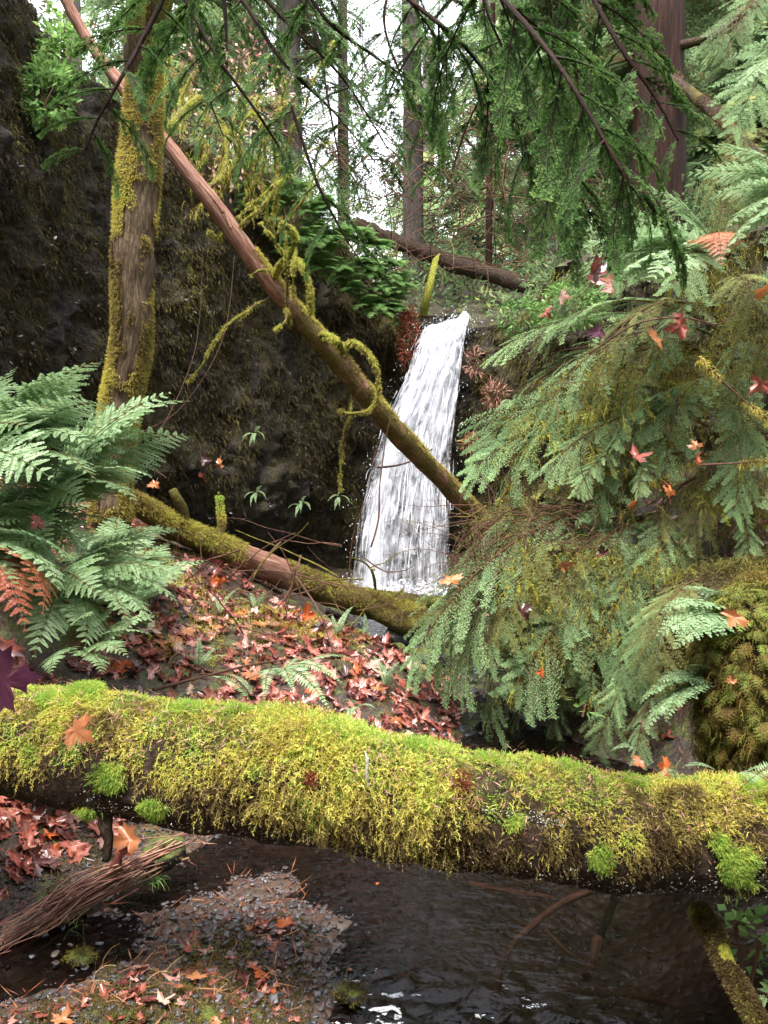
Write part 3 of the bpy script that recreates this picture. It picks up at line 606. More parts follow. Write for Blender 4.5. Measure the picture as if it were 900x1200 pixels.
# moss: dense on the top and the front shoulder, ragged at its lower edge
def moss_edge(t): return 1.75 + .5 * np.sin(t * 23) * .5 + 1.1 * fbm(np.stack([t * 9, 0 * t, 0 * t], -1), 1, 3, 5) - .75 * np.exp(-((t - .325) / .05) ** 2) + .35 * np.exp(-((t - .5) / .05) ** 2) - .22 * np.clip((t - .57) / .04, 0, 1)
N = 116000; t = rng.uniform(.08, .97, N); phi = rng.uniform(-1.0, 2.5, N)
p, n = log_pt(t, phi)
keep = (phi < moss_edge(t) + rng.normal(0, .12, N)) & (fbm(p, 13, 3, 8) > -.1 - .12 * (phi < .8)) ; t, phi, p, n = t[keep], phi[keep], p[keep], n[keep]
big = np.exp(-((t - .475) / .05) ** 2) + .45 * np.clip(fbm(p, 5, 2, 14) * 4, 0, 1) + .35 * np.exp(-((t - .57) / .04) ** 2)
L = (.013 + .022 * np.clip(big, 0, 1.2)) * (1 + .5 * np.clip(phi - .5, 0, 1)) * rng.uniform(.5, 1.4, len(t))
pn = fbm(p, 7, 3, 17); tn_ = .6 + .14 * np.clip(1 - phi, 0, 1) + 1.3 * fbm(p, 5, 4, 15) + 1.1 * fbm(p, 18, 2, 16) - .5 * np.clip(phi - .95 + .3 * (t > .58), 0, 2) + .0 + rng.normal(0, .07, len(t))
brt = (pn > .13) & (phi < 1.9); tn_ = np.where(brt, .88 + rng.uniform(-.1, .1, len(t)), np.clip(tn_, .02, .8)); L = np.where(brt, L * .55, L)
mb = MB(); W_ = rng.uniform(.0018, .0032, len(t))
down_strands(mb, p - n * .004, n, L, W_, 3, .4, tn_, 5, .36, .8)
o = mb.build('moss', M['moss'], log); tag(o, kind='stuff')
# long hanging shoots in the middle and on a few patches
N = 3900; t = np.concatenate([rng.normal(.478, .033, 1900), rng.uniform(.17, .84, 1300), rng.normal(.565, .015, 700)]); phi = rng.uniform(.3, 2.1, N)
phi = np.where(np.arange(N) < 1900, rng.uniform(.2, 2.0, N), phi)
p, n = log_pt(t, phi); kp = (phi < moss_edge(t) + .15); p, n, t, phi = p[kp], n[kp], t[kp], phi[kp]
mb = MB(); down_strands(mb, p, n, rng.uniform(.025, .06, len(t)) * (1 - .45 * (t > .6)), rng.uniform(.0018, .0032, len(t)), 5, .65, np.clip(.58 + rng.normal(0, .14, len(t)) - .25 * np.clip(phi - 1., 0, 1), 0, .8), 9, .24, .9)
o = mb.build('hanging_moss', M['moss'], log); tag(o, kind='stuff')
# needles and bark crumbs caught in the moss, dark crust along the lower side
N = 2600; t = rng.uniform(.15, .84, N); phi = np.where(np.arange(N) < 1200, rng.uniform(-.8, 1.2, N), rng.uniform(1.3, 2.5, N)); p, n = log_pt(t, phi); d = nrm(np.cross(n, rnd_dir(N)) + n * rng.normal(0, .3, (N, 1))); mb = MB()
V, Q = blades(p + n * np.where(phi < 1.2, .02, .004)[:, None], d, nrm(np.cross(d, n)), np.where(phi < 1.2, rng.uniform(.012, .04, N), rng.uniform(.005, .018, N)), rng.uniform(.0015, .004, N)); mb.add(V, Q, tint=np.repeat(rng.uniform(0, .7, N), 4)); tag(mb.build('debris', M['roots'], log), kind='stuff')
# cushions of vivid green moss
for (px, py, r) in [(835, 1014, .055), (686, 1000, .03), (655, 915, .03), (740, 925, .03), (480, 880, .03), (270, 850, .03), (40, 830, .03), (880, 940, .03), (310, 900, .022), (590, 960, .022), (120, 950, .028), (200, 944, .036), (385, 852, .04), (820, 985, .03), (560, 875, .035), (150, 905, .04), (75, 800, .05), (205, 822, .04)]:
    c = at(px, py, 2.2); k_ = np.argmin(np.linalg.norm(LA[:, [0]] - c[0], axis=1)); v = at(px, py, LA[k_, 1] - .13) - LA[k_]; 
    ph_ = math.acos(np.clip(v[2] / LR[k_], -.8, 1)); p0, n0 = log_pt(np.array([k_ / 259.]), np.array([ph_]))
    m = int(1300 * (r / .04) ** 2); q = rng.normal(0, r * .6, (m, 3)); q -= n0 * (q @ n0[0])[:, None]; rr = np.linalg.norm(q, axis=1) / r * (1 + 1.6 * fbm(p0 + q, 30, 2, 3))
    kp = rr < 1; q = q[kp]; rr = rr[kp]
    P = p0 + q + n0 * (np.sqrt(1 - rr ** 2) * r * .22 - .004)[:, None]; mb = MB()
    down_strands(mb, P, nrm(n0 + q / r * .9), rng.uniform(.012, .022, len(q)), .002, 3, .3, rng.uniform(.76, .95, len(q)), 5, .3, .5)
    tag(mb.build('moss_cushion', M['moss'], log), kind='stuff')
# lichen flecks and a curl of bleached bark
mb = MB(); N = 1830; t = np.concatenate([rng.normal(.65, .006, 90), rng.normal(.62, .012, 60), rng.normal(.8, .02, 500), rng.uniform(.3, .84, 1180)]); phi = np.concatenate([rng.normal(1.15, .07, 150), rng.uniform(1.5, 2.3, 500), rng.uniform(1.75, 2.5, 1180)])
p, n = log_pt(t, phi); V, Q = blades(p + n * .008, nrm(np.cross(n, rnd_dir(N)) + n * .4), nrm(np.cross(n, rnd_dir(N))), rng.uniform(.002, .008, N), rng.uniform(.002, .005, N)); mb.add(V, Q)
tag(mb.build('lichen', M['lichen'], log), kind='stuff')
c0 = at(428, 880, 2.0); mb = MB(); V, Q, T = tube(spline(c0 + np.array([[0, 0, .0], [.006, -.005, -.03], [.004, -.004, -.06], [.01, .0, -.09]]), 16), np.array([.002] * 3 + [.005] * 4 + [.0035] * 6 + [.0015] * 3), 6, .9, 60, 3); mb.add(V, Q, T); mb.build('bark_curl', M['lichen'], log)
# a tuft of brown cone scales / rotted wood
for (px, py, r) in [(533, 900, .022), (372, 893, .014)]:
    k_ = int(np.argmin(np.abs(LA[:, 0] - at(px, py, 2.1)[0]))); p0, n0 = log_pt(np.array([k_ / 259.]), np.array([.75 if px > 500 else 1.1]))
    m = 420; mb = MB(); q = rng.normal(0, r * .6, (m, 3)); V, Q = blades(p0 + n0 * .018 + q, nrm(rnd_dir(m) + n0 + [0, 0, -.4]), rnd_dir(m), .014, .003); mb.add(V, Q, tint=np.repeat(rng.uniform(0, .5, m), 4)); mb.build('brown_tuft', M['fernred'], log)['kind'] = 'stuff'
# broken stub under the log at the left, furred with moss
P = spline(pts([(122, 925, 2.2), (124, 960, 2.19), (127, 985, 2.18), (124, 1008, 2.18)]), 20); mb = MB(); V, Q, T = tube(P, np.linspace(.022, .011, 20), 10, .5, 40, 3); mb.add(V, Q, T, .2)
st = grain(mb.build('branch_stub', M['log'], log), V); mb = MB(); q = np.repeat(P, 50, 0); n = nrm(rng.normal(0, 1, q.shape) * [1, 1, .3]); down_strands(mb, q + n * .016, n, .014, .002, 3, .6, np.repeat(np.linspace(.95, .2, 20), 50) + rng.normal(0, .1, 1000), 4, .3)
o = mb.build('moss', M['moss'], st); o.location = (0, 0, 0); tag(o, kind='stuff')
# ------------------------------------------------------------------ logs, poles, trunks
def moss_coat(parent, P, r, dens, L, tint=(.4, .1), mat='moss', arc=(-1.6, 1.6), t0=0, t1=1, grav=.5, patch=None, side=4, name='moss', W=.0035, thr=-.1):
    """moss shoots over the upper side of a limb P (spline points), radius r; returns the object"""
    n_ = len(P); r = np.broadcast_to(r, (n_,)); T = nrm(np.gradient(P, axis=0)); up = np.array([0, 0, 1.]) if abs(T[:, 2]).mean() < .8 else np.array([0, -1., 0])
    B = nrm(np.cross(T, up)); N = np.cross(B, T)
    m = int(dens); f = rng.uniform(t0, t1, m) * (n_ - 1); i = np.minimum(f.astype(int), n_ - 2); q = (f - i)[:, None]; a = rng.uniform(*arc, m)
    n = nrm(N[i] * np.cos(a)[:, None] + B[i] * np.sin(a)[:, None]); p = P[i] * (1 - q) + P[i + 1] * q + n * r[i][:, None] * .97
    kp = fbm(p, 6 if patch is None else patch, 3, 77) > thr; p, n = p[kp], n[kp]; m = len(p)
    mb = MB(); down_strands(mb, p, n, L * rng.uniform(.5, 1.5, m), W, 3, grav, np.clip(tint[0] + tint[1] * rng.normal(0, 1, m) + .6 * fbm(p, 3, 2, 5), 0, 1), side, .35)
    o = mb.build(name, M[mat], parent); tag(o, kind='stuff'); return o
def limb(name, mat, P, r, parent=None, sides=14, rough=.12, seed=0, tint=.3, nsc=8, flute=0.):
    mb = MB(); V, Q, T = tube(P, r, sides, rough, nsc, seed, flute=flute)
    t = tint if np.isscalar(tint) else np.concatenate([np.repeat(tint, sides), [tint[0], tint[-1]]])
    mb.add(V, Q, T, t); return grain(mb.build(name, M[mat], parent, smooth=True), tube_grain(np.asarray(P), r, sides))
# left mossy tree
tr = empty('mossy_tree', at(128, 640, 5.2), 'slender standing tree trunk with patchy green moss in front of the left rock wall', 'tree')
P = spline(pts([(135, 690, 5.25), (128, 600, 5.2), (132, 545, 5.2), (140, 480, 5.18), (150, 410, 5.15), (155, 340, 5.1), (160, 260, 5.1), (163, 190, 5.1), (168, 120, 5.1), (172, 40, 5.1), (175, -60, 5.1), (178, -200, 5.1)]), 160)
r = .86 * np.interp(np.linspace(0, 1, 160), [0, .12, .3, .5, .62, .72, .85, 1], [.17, .13, .138, .135, .14, .115, .10, .09]) * (1 + .5 * fbm(P, 1.6, 3, 8)); P[:, 0] += .09 * fbm(P, 1.3, 2, 19)
PT, RT = P, r
mb = MB(); V, Q, T = tube(P, r, 64, .18, 7, 12, flute=.1); aa = np.tile(np.linspace(0, 2 * np.pi, 64, endpoint=False), 160)
Vb = V[:-2]; tl = .28 + .9 * fbm(Vb, 3.5, 3, 33); mb.add(V, Q, T, np.concatenate([tl, [.3, .3]])); grain(mb.build('trunk', M['treebark'], tr, smooth=True), tube_grain(P, r, 64))
T = nrm(np.gradient(P, axis=0)); Bx = np.array([1., 0, 0]); 
def trunk_moss(name, m, cond, L, tint):
    f = rng.uniform(.08, .86, m) * 159; i = f.astype(int); a = rng.uniform(-np.pi, np.pi, m); n = np.stack([np.cos(a), -np.sin(a), 0 * a], -1); p = P[i] + T[i] * 0 + n * (r[i] * .98)[:, None] + T[i] * ((f - i) * .03)[:, None]
    kp = cond(n, p, f / 159) & (n[:, 1] < .35); p, n = p[kp], n[kp]; mb = MB(); down_strands(mb, p, n, L * rng.uniform(.5, 1.5, len(p)), .004, 3, .55, np.clip(tint + .7 * fbm(p, 4, 3, 3) + rng.normal(0, .08, len(p)), 0, .8), 4, .35)
    tag(mb.build(name, M['moss'], tr), kind='stuff')
trunk_moss('moss', 70000, lambda n, p, f: (fbm(p, 3.5, 3, 33) * .9 + .28 + np.where(n[:, 0] < -.3, .3, 0) + np.where(f > .6, .2, 0) + .15 * (n[:, 0] > .6) + .6 * fbm(p, 10, 3, 2)) > .36, .02, .44)
for cpts in [[(183, 30, 5.1), (196, -20, 5.0), (205, -80, 5)], [(163, 100, 5.1), (158, 60, 5.0), (160, 0, 4.9), (168, -80, 4.9)]]:
    b = limb('branch', 'bark', spline(pts(cpts), 24), np.linspace(.07, .05, 24), tr, tint=.6)
# leaning dead pole
pole = empty('leaning_dead_tree', at(590, 640, 7.7), 'long dead tree leaning across the waterfall, bare reddish wood above and mossy branches', 'dead tree')
PP = spline(pts([(20, -110, 5.75), (62, -30, 5.75), (100, 42, 5.8), (150, 110, 5.8), (192, 165, 5.85), (250, 240, 5.95), (320, 335, 6.15), (400, 428, 6.5), (462, 503, 6.85), (530, 575, 7.3), (594, 642, 7.75)]), 220)
PR = .74 * np.interp(np.linspace(0, 1, 220), [0, .2, .4, .6, .8, 1], [.046, .053, .066, .092, .113, .118]) * (1 + .25 * fbm(PP, 2.5, 3, 2))
tin = np.interp(np.linspace(0, 1, 220), [0, .2, .42, .56, .62, 1], [.25, .0, .1, .1, .6, .62]); tin[:45] = .1
limb('trunk', 'pole', PP, PR, pole, 22, .14, 5, tin, 10)
moss_coat(pole, PP, PR, 15000, .022, (.42, .12), t0=.56, t1=.97, arc=(-1.4, 1.4), patch=9, thr=-.12, side=3)
def mossbranch(L, r0, r1, parent=pole, d=1200, tint=.55, name='branch', moss=.02, mat='bark', n=40):
    P = spline(pts(L), n); P = P + .05 * np.stack([fbm(P, 6, 2, 1), fbm(P, 5, 2, 2), fbm(P, 5, 2, 3)], -1); rr = np.linspace(r0, r1, n) * .78 * (1 + .8 * fbm(P, 9, 2, 7))
    b = limb(name, mat, P, rr, parent, 9, .6, int(L[0][0]), .7, 20)
    if d:
        o = moss_coat(b, P - (np.array(parent.location) if parent is not None else 0), rr, d, moss * .85, (tint + .06, .16), arc=(-3.1, 3.1), patch=16, thr=-.06, grav=1.1, side=3, W=.0035); o.location = (0, 0, 0)
    return b
mossbranch([(318, 332, 6.15), (330, 308, 6.0), (345, 286, 5.95), (343, 270, 5.9), (328, 262, 5.85)], .035, .018, d=2600, tint=.62)
mossbranch([(345, 288, 5.95), (343, 312, 5.9), (346, 352, 5.95)], .02, .012, d=900)
mossbranch([(345, 300, 5.95), (358, 316, 5.85), (366, 345, 5.85), (362, 370, 5.9)], .018, .02, d=1300, tint=.6)
mossbranch([(398, 410, 6.5), (415, 403, 6.3), (436, 420, 6.2), (443, 450, 6.2), (436, 478, 6.25), (415, 485, 6.3), (398, 482, 6.4)], .03, .012, d=2600, tint=.45)
mossbranch([(372, 392, 6.35), (385, 395, 6.25), (396, 402, 6.2), (402, 415, 6.3)], .035, .03, d=1400)
mossbranch([(316, 350, 6.2), (295, 362, 6.0), (268, 380, 5.9), (250, 402, 5.8), (238, 425, 5.7), (222, 450, 5.7)], .018, .006, d=1200, tint=.42)
mossbranch([(412, 462, 6.6), (410, 490, 6.5), (402, 515, 6.5), (398, 545, 6.5), (400, 577, 6.5)], .016, .012, d=1300, tint=.35)
mossbranch([(276, 270, 6.0), (298, 250, 5.9), (321, 224, 5.9)], .014, .01, d=500, tint=.45)
mossbranch([(330, 300, 6.0), (322, 285, 5.9), (312, 272, 5.85), (305, 262, 5.9)], .012, .006, d=500, tint=.6)
mossbranch([(316, 322, 6.0), (305, 318, 5.9), (292, 324, 5.9)], .012, .006, d=350)
mossbranch([(338, 370, 6.1), (337, 345, 6.0), (333, 300, 5.9), (336, 270, 5.95)], .01, .007, d=600, tint=.4)
mossbranch([(340, 385, 6.1), (338, 365, 6.0), (335, 378, 5.9), (322, 388, 5.9)], .016, .01, d=900, tint=.5)
mossbranch([(258, 280, 6.0), (250, 276, 5.95), (243, 270, 5.9)], .016, .012, d=350)
mossbranch([(192, 162, 5.9), (202, 148, 5.9), (213, 132, 6.0), (232, 116, 6.1), (252, 100, 6.2)], .045, .03, d=1800, tint=.6)
mossbranch([(240, 222, 6.0), (252, 212, 6.1), (263, 198, 6.2), (268, 170, 6.3), (262, 150, 6.4)], .022, .014, d=1000, tint=.55)
mossbranch([(196, 152, 5.9), (204, 135, 6), (210, 118, 6.1), (222, 88, 6.2)], .03, .02, d=900, tint=.5)
for L in [[(232, 210, 5.85), (246, 228, 5.8), (262, 250, 5.85)], [(262, 244, 5.9), (266, 256, 5.9), (271, 268, 5.9)]]: limb('splinter', 'barewood', spline(pts(L), 12), np.linspace(.004, .012, 12), pole, 6, .2)
for L in [[(442, 548, 7.0), (462, 546, 7.1), (480, 541, 7.2), (498, 531, 7.2), (507, 526, 7.2)]]: limb('twig', 'twig', spline(pts(L), 16), np.linspace(.012, .005, 16), pole, 7, .5, tint=.3)
# lower mossy log
ml = empty('fallen_mossy_log', at(300, 660, 6.4), 'half-mossy fallen log sloping down from the ferny left bank to the foot of the waterfall', 'log')
P = spline(pts([(120, 575, 5.6), (165, 595, 5.7), (205, 620, 5.85), (250, 640, 6.05), (310, 664, 6.35), (370, 688, 6.7), (430, 708, 7.0), (470, 719, 7.2), (492, 722, 7.3)]), 130); r = np.interp(np.linspace(0, 1, 130), [0, .3, .6, 1], [.06, .09, .115, .10]); rt = np.full(130, .62); rt[54:74] = .1
limb('wood', 'pole', P, r, ml, 20, .3, 8, rt, 7)
moss_coat(ml, P, r, 17000, .03, (.5, .14), t0=0, t1=.44, arc=(-2.1, 1.9), patch=8, thr=-.25); moss_coat(ml, P, r, 21000, .024, (.46, .14), t0=.54, t1=1., arc=(-2, 2), patch=8, thr=-.22)
for L in [[(440, 690, 7.1), (437, 672, 7.0), (428, 660, 6.95), (412, 653, 6.9)], [(450, 706, 7.2), (470, 693, 7.2), (472, 690, 7.2), (472, 705, 7.1)]]: limb('twig', 'twig', spline(pts(L), 16), np.linspace(.014, .006, 16), ml, 7, .4, tint=.9)
b = limb('branch', 'bark', spline(pts([(216, 610, 5.9), (214, 596, 5.85), (206, 582, 5.8), (202, 574, 5.8)]), 14), np.linspace(.04, .03, 14), ml, tint=.6)
# creek logs
def creeklog(name, L, r, label, d=5000, tint=.3, mat='bark', tn_=.7):
    P = spline(pts(L), 60); e = empty(name, P[30], label, 'log'); limb('wood', mat, P, r, e, 16, .4, len(label), tn_, 8)
    if d: moss_coat(e, P, np.full(60, r if np.isscalar(r) else r[0]), d, .009 if 'bank' in name else .022, (tint, .12), patch=6, arc=(-1.5, 1.5))
    return e
creeklog('mossy_creek_log', [(395, 695, 7.6), (440, 698, 7.6), (500, 706, 7.5), (545, 704, 7.5)], .06, 'short dark mossy log end at the foot of the waterfall', 3500, .32)
creeklog('mossy_creek_log', [(455, 780, 6.2), (500, 794, 6.0), (560, 800, 5.9), (610, 812, 5.8), (650, 830, 5.6)], .05, 'slim mossy log crossing the creek just beyond the leaf pile', 6000, .4)
creeklog('mossy_creek_log', [(440, 715, 6.9), (470, 730, 6.8), (500, 728, 6.8), (540, 716, 7.0)], np.linspace(.09, .05, 60), 'dark rotten log under the waterfall end of the sloping log', 3000, .25, 'log')
creeklog('mossy_bank_pole', [(818, 1068, 2.32), (835, 1100, 2.22), (860, 1150, 2.1), (890, 1205, 2.0), (930, 1270, 1.9)], .03, 'straight moss-coated pole dipping into the pool at the lower right', 9000, .08, 'bark', .9)
# fallen mossy log above the fall, upright board, cut slab
creeklog('mossy_upper_log', [(415, 262, 12.2), (455, 280, 12), (520, 305, 11.8), (570, 320, 11.5), (625, 338, 11.3)], .11, 'mossy fallen log lying above the top of the waterfall', 2500, .0, 'log', .3)
e = empty('leaning_board', at(500, 372, 10.6), 'pale green upright split board leaning beside the top of the waterfall', 'board')
a, b_ = at(495, 372, 10.5), at(510, 296, 10.7); mb = MB(); d = b_ - a; s_ = np.array([.055, 0, 0]); th = np.array([0, .04, 0])
V = [a - s_, a + s_, b_ + s_ * 1.1, b_ - s_ * .3 - d * .1]; V = np.array(V + [v + th for v in V]); mb.add(V, [[0, 1, 2, 3], [7, 6, 5, 4], [0, 4, 5, 1], [1, 5, 6, 2], [2, 6, 7, 3], [3, 7, 4, 0]], tint=.75); grain(mb.build('plank', M['bark'], e), V * [1, 1, 1])
# ------------------------------------------------------------------ big hemlock boughs on the right
M['hemlock_olive'] = leafmat('hemlock_olive', [(0, (.12, .07, .035)), (.25, (.13, .11, .04)), (.6, (.2, .22, .07)), (1, (.32, .36, .13))], .3, .6, .1)
HB = [bough_mesh('hemlock_bough', M['hemlock_olive' if i == 5 else 'hemlock'], 1.25, .36 + .05 * (i % 3), 15, 13, 4, .0125, .0042, 100 + i, .35 + .1 * (i % 2), 1.1 + .3 * (i % 3), .9, ang=(32, 50), sub=.2, dense=1.3) for i in range(6)]
hem = empty('hemlock_tree', at(830, 640, 5.6), 'western hemlock with layered drooping green boughs hanging over the creek at the right', 'tree')
limb('trunk', 'redwood', spline(pts([(925, 760, 5.9), (925, 640, 5.9), (928, 480, 6.0), (935, 330, 6.1), (945, 100, 6.2), (950, -150, 6.4)]), 60), np.linspace(.2, .12, 60), hem, 26, .2, 7, .35, 5, .25)
SPEC = [  # base px, py, Y, tip px, py, Y
 (740, 590, 5.2, 486, 768, 4.5), (735, 620, 5.1, 545, 800, 4.35), (745, 600, 5.2, 520, 715, 4.8), (760, 640, 5, 605, 800, 4.3), (740, 640, 5.1, 570, 770, 4.4), (700, 640, 5.0, 590, 740, 4.35), (690, 620, 5, 530, 750, 4.6),
 (770, 640, 4.9, 690, 800, 4.3), (780, 600, 5.1, 740, 760, 4.5), (760, 610, 5.1, 650, 730, 4.4), (800, 640, 4.9, 770, 770, 4.5), (720, 620, 5, 640, 790, 4.4),
 (830, 490, 5.7, 556, 548, 5.3), (835, 480, 5.7, 562, 520, 5.5), (820, 510, 5.6, 600, 570, 5.0), (830, 500, 5.6, 645, 545, 4.9), (810, 520, 5.5, 700, 600, 4.9), (840, 540, 5.4, 690, 610, 5.2), (760, 500, 5.6, 610, 520, 5.2),
 (840, 420, 5.8, 590, 490, 5.6), (845, 430, 5.7, 640, 480, 5.2), (850, 400, 5.8, 585, 412, 5.8), (845, 390, 5.7, 640, 395, 5.5), (850, 380, 5.7, 700, 440, 5.1), (840, 470, 5.5, 720, 520, 4.8), (850, 450, 5.5, 780, 540, 4.7),
 (850, 360, 5.7, 660, 350, 5.8), (850, 350, 5.6, 770, 420, 5.0), (870, 400, 5.3, 880, 520, 4.6), (860, 330, 5.5, 900, 430, 4.7), (850, 470, 5.3, 860, 600, 4.6), (880, 520, 5, 930, 620, 4.3), (860, 300, 5.8, 720, 330, 5.5),
 (860, 280, 6, 790, 330, 5.2), (855, 250, 6, 930, 340, 5.0), (900, 160, 6.1, 850, 270, 5.4), (910, 60, 6.2, 860, 150, 5.6), (920, 0, 6.3, 850, 60, 5.8),
 (760, 770, 4.3, 700, 880, 4.1), (790, 780, 4.2, 745, 885, 3.9), (800, 690, 4.3, 745, 800, 4.0), (820, 680, 4.2, 775, 800, 3.8), (790, 700, 4.4, 720, 830, 4.1),  # low boughs added to shade the hollow
 (680, 790, 4.9, 590, 890, 4.6), (690, 800, 4.9, 650, 880, 4.5), (660, 800, 4.9, 540, 860, 4.7), (740, 560, 5.2, 670, 650, 5.0), (850, 560, 5.1, 800, 660, 4.7), (870, 600, 4.9, 880, 690, 4.5), (790, 430, 5.5, 740, 500, 5.0)]
for q, (a, b, c, d, e_, f) in enumerate(SPEC):
    for w_ in range(2 if q < 12 or q in (13, 16, 20, 24) else 1):
        j_ = rng.normal(0, 22 * w_, 4); o = place('bough', HB[(q + w_ * 3) % 6], at(a + j_[0], b + j_[1], c + .12 * w_), at(d + abs(j_[2]), e_ + j_[3], f + .15 * w_), rng.uniform(-.6, .6), hem); o.scale = [o.scale[0], o.scale[0] * rng.uniform(.65, 1.2), o.scale[0]]
# extra short boughs filling the drooping curtain
for q in range(6):
    px = rng.uniform(600, 890); py = rng.uniform(380, 760); Y = 5.3 - (py - 380) / 380 * .6 + rng.uniform(-.2, .3)
    if 790 < px and py > 620: continue
    b = at(px, py, Y); place('bough', HB[rng.integers(6)], b, b + [rng.uniform(-.6, .1), rng.uniform(-.4, -.1), rng.uniform(-.4, -.1)], rng.uniform(-.5, .5), hem)
# bare brown twiggy branches inside the hemlock
def twigs(n, box, L, mb, r=.0025, droop=.3, K=5):
    (x0, y0, Y0), (x1, y1, Y1) = box
    for _ in range(n):
        p = at(rng.uniform(x0, x1), rng.uniform(y0, y1), rng.uniform(Y0, Y1)); d = nrm(rng.normal(0, 1, 3) * [1, .6, .6]); P = [p]
        for k_ in range(K): d = nrm(d + rng.normal(0, .25, 3) + [0, 0, -droop * .2]); p = p + d * L / K * rng.uniform(.7, 1.3); P.append(p)
        V, Q, T = tube(spline(np.array(P), 10), np.linspace(r * rng.uniform(.7, 1.5), r * .4, 10), 4, cap=False); mb.add(V, Q, tint=rng.uniform(.1, .8))
mb = MB(); twigs(260, ((545, 590, 4.5), (720, 690, 5.0)), .5, mb, .0024); twigs(60, ((700, 380, 4.9), (900, 560, 5.3)), .5, mb, .0022)
mb.build('dead_twigs', M['twig'], hem)['kind'] = 'stuff'
# curtains of hanging moss on the boughs and bank
def curtain(n, reg, parent, mat='mossdim', Lr=(.04, .12), name='hanging_moss', tint=.45, W=.005):
    P = []; 
    for (x0, y0, x1, y1, Y0, Y1, m) in reg:
        c = np.array([at(rng.uniform(x0, x1), rng.uniform(y0, y1), rng.uniform(Y0, Y1)) for _ in range(m)]); P.append(np.repeat(c, n, 0) + rng.normal(0, 1, (m * n, 3)) * [.05, .04, .035])
    P = np.concatenate(P); mb = MB(); down_strands(mb, P, nrm(rng.normal(0, 1, P.shape) * [1, 1, .2]), rng.uniform(*Lr, len(P)), W, 4, 1.6, np.clip(tint + .8 * fbm(P, 3, 3, 4) + rng.normal(0, .1, len(P)), 0, 1), 9, .22)
    o = mb.build(name, M[mat], parent); tag(o, kind='stuff'); return o
curtain(11, [(610, 640, 800, 840, 4.7, 5.1, 300), (600, 640, 800, 820, 4.3, 4.75, 220), (580, 480, 790, 680, 4.9, 5.3, 130), (690, 400, 900, 600, 4.6, 5.2, 150), (780, 280, 900, 450, 5.2, 5.8, 100), (640, 440, 740, 560, 5.0, 5.5, 60), (830, 560, 900, 660, 4.8, 5.2, 40)], hem, W=.005, tint=.5)
# ------------------------------------------------------------------ overhanging boughs near the camera
NB = [bough_mesh('near_bough', M['cedar'], .62, .17 + .03 * (i % 2), 8, 3, 5, .024, .0062, 200 + i, .3, .8, 1.2, ang=(22, 38), sub=.3, dense=.6) for i in range(4)]
def near_branch(L, subs, label, scale=1., mat='cedar', tiplen=.3):
    P = spline(pts(L), 40); e = empty('overhanging_branch', P[0], label, 'branch', 'evergreen branches hanging into the top of the picture')
    limb('stem', 'redwood', P, np.linspace(.006, .002, 40) * scale, e, 7, .3, 3, .2)
    for (t, dx, dz, ln, dy) in subs:
        b = P[int(t * 39)]; d = nrm(np.array([dx, dy, dz], float)); place('foliage', NB[rng.integers(4)], b, b + d * ln * scale, rng.uniform(-.5, .5), e)
    return e
def autosub(n, dirs, ln, t0=.15, t1=1.):
    r_ = []
    for i in range(n):
        t = t0 + (t1 - t0) * (i + rng.uniform(-.3, .3)) / max(n - 1, 1); t = min(max(t, 0), 1); dx, dz = dirs[i % len(dirs)]
        r_.append((t, dx + rng.normal(0, .15), dz + rng.normal(0, .15), ln * rng.uniform(.75, 1.2) * (1.15 - .5 * t), rng.uniform(-.35, .35)))
    return r_
near_branch([(520, -70, 1.9), (590, 0, 1.75), (650, 70, 1.6), (700, 150, 1.5), (740, 220, 1.45)], autosub(22, [(.8, -.8), (-.15, -1), (.4, -1)], .25) + [(1, .5, -.8, .18, 0)], 'brightest green evergreen branch hanging in front of the reddish cedar trunk')
near_branch([(650, -80, 1.8), (690, -10, 1.75), (730, 60, 1.7), (765, 110, 1.7), (795, 165, 1.7)], autosub(14, [(.9, -.6), (-.1, -1)], .19), 'evergreen branch tip farthest right, reaching across the cedar trunk')
near_branch([(400, -70, 2.0), (480, 0, 1.95), (540, 50, 1.9), (590, 110, 1.9), (640, 160, 1.9), (672, 215, 1.9), (690, 250, 1.9)], autosub(20, [(.5, -1), (-.2, -1)], .24), 'long evergreen branch with drooping sprays right of the bright sky gap')
near_branch([(210, -80, 2.2), (270, -20, 2.15), (330, 70, 2.1), (390, 130, 2.1), (440, 190, 2.1)], autosub(10, [(.6, -.8), (-.5, -.9)], .2, .2), 'thin dark evergreen branch crossing the middle of the sky with red-brown tips')
near_branch([(190, -60, 2.0), (215, -5, 2.0), (250, 60, 2.0), (300, 130, 2.0), (335, 185, 2.0)], autosub(11, [(-.7, -.8), (.2, -1)], .2), 'evergreen branch hanging left of centre over the yellow mossy twigs')
near_branch([(205, -50, 1.7), (190, 0, 1.7), (165, 50, 1.68), (140, 95, 1.65), (115, 140, 1.65), (100, 175, 1.65)], autosub(11, [(-.9, -.35), (.5, -1)], .17), 'dark evergreen branch hanging in front of the upper left tree trunk')
near_branch([(330, -60, 2.4), (380, 20, 2.4), (430, 60, 2.4), (475, 90, 2.4)], autosub(9, [(.6, -.9), (-.3, -1)], .22), 'small evergreen branch hanging at the top centre against bright sky')
near_branch([(340, 120, 2.6), (370, 210, 2.6), (400, 270, 2.6), (425, 310, 2.6)], autosub(8, [(-.6, -.9), (.8, -.8)], .2, .1), 'dim evergreen branch hanging lowest, in front of the ferny slope left of the fall')
near_branch([(560, -60, 2.6), (570, 10, 2.6), (590, 60, 2.6), (600, 110, 2.6)], autosub(9, [(-.8, -.8), (.6, -1)], .26), 'shaded evergreen branch behind the brighter ones at top right of centre')
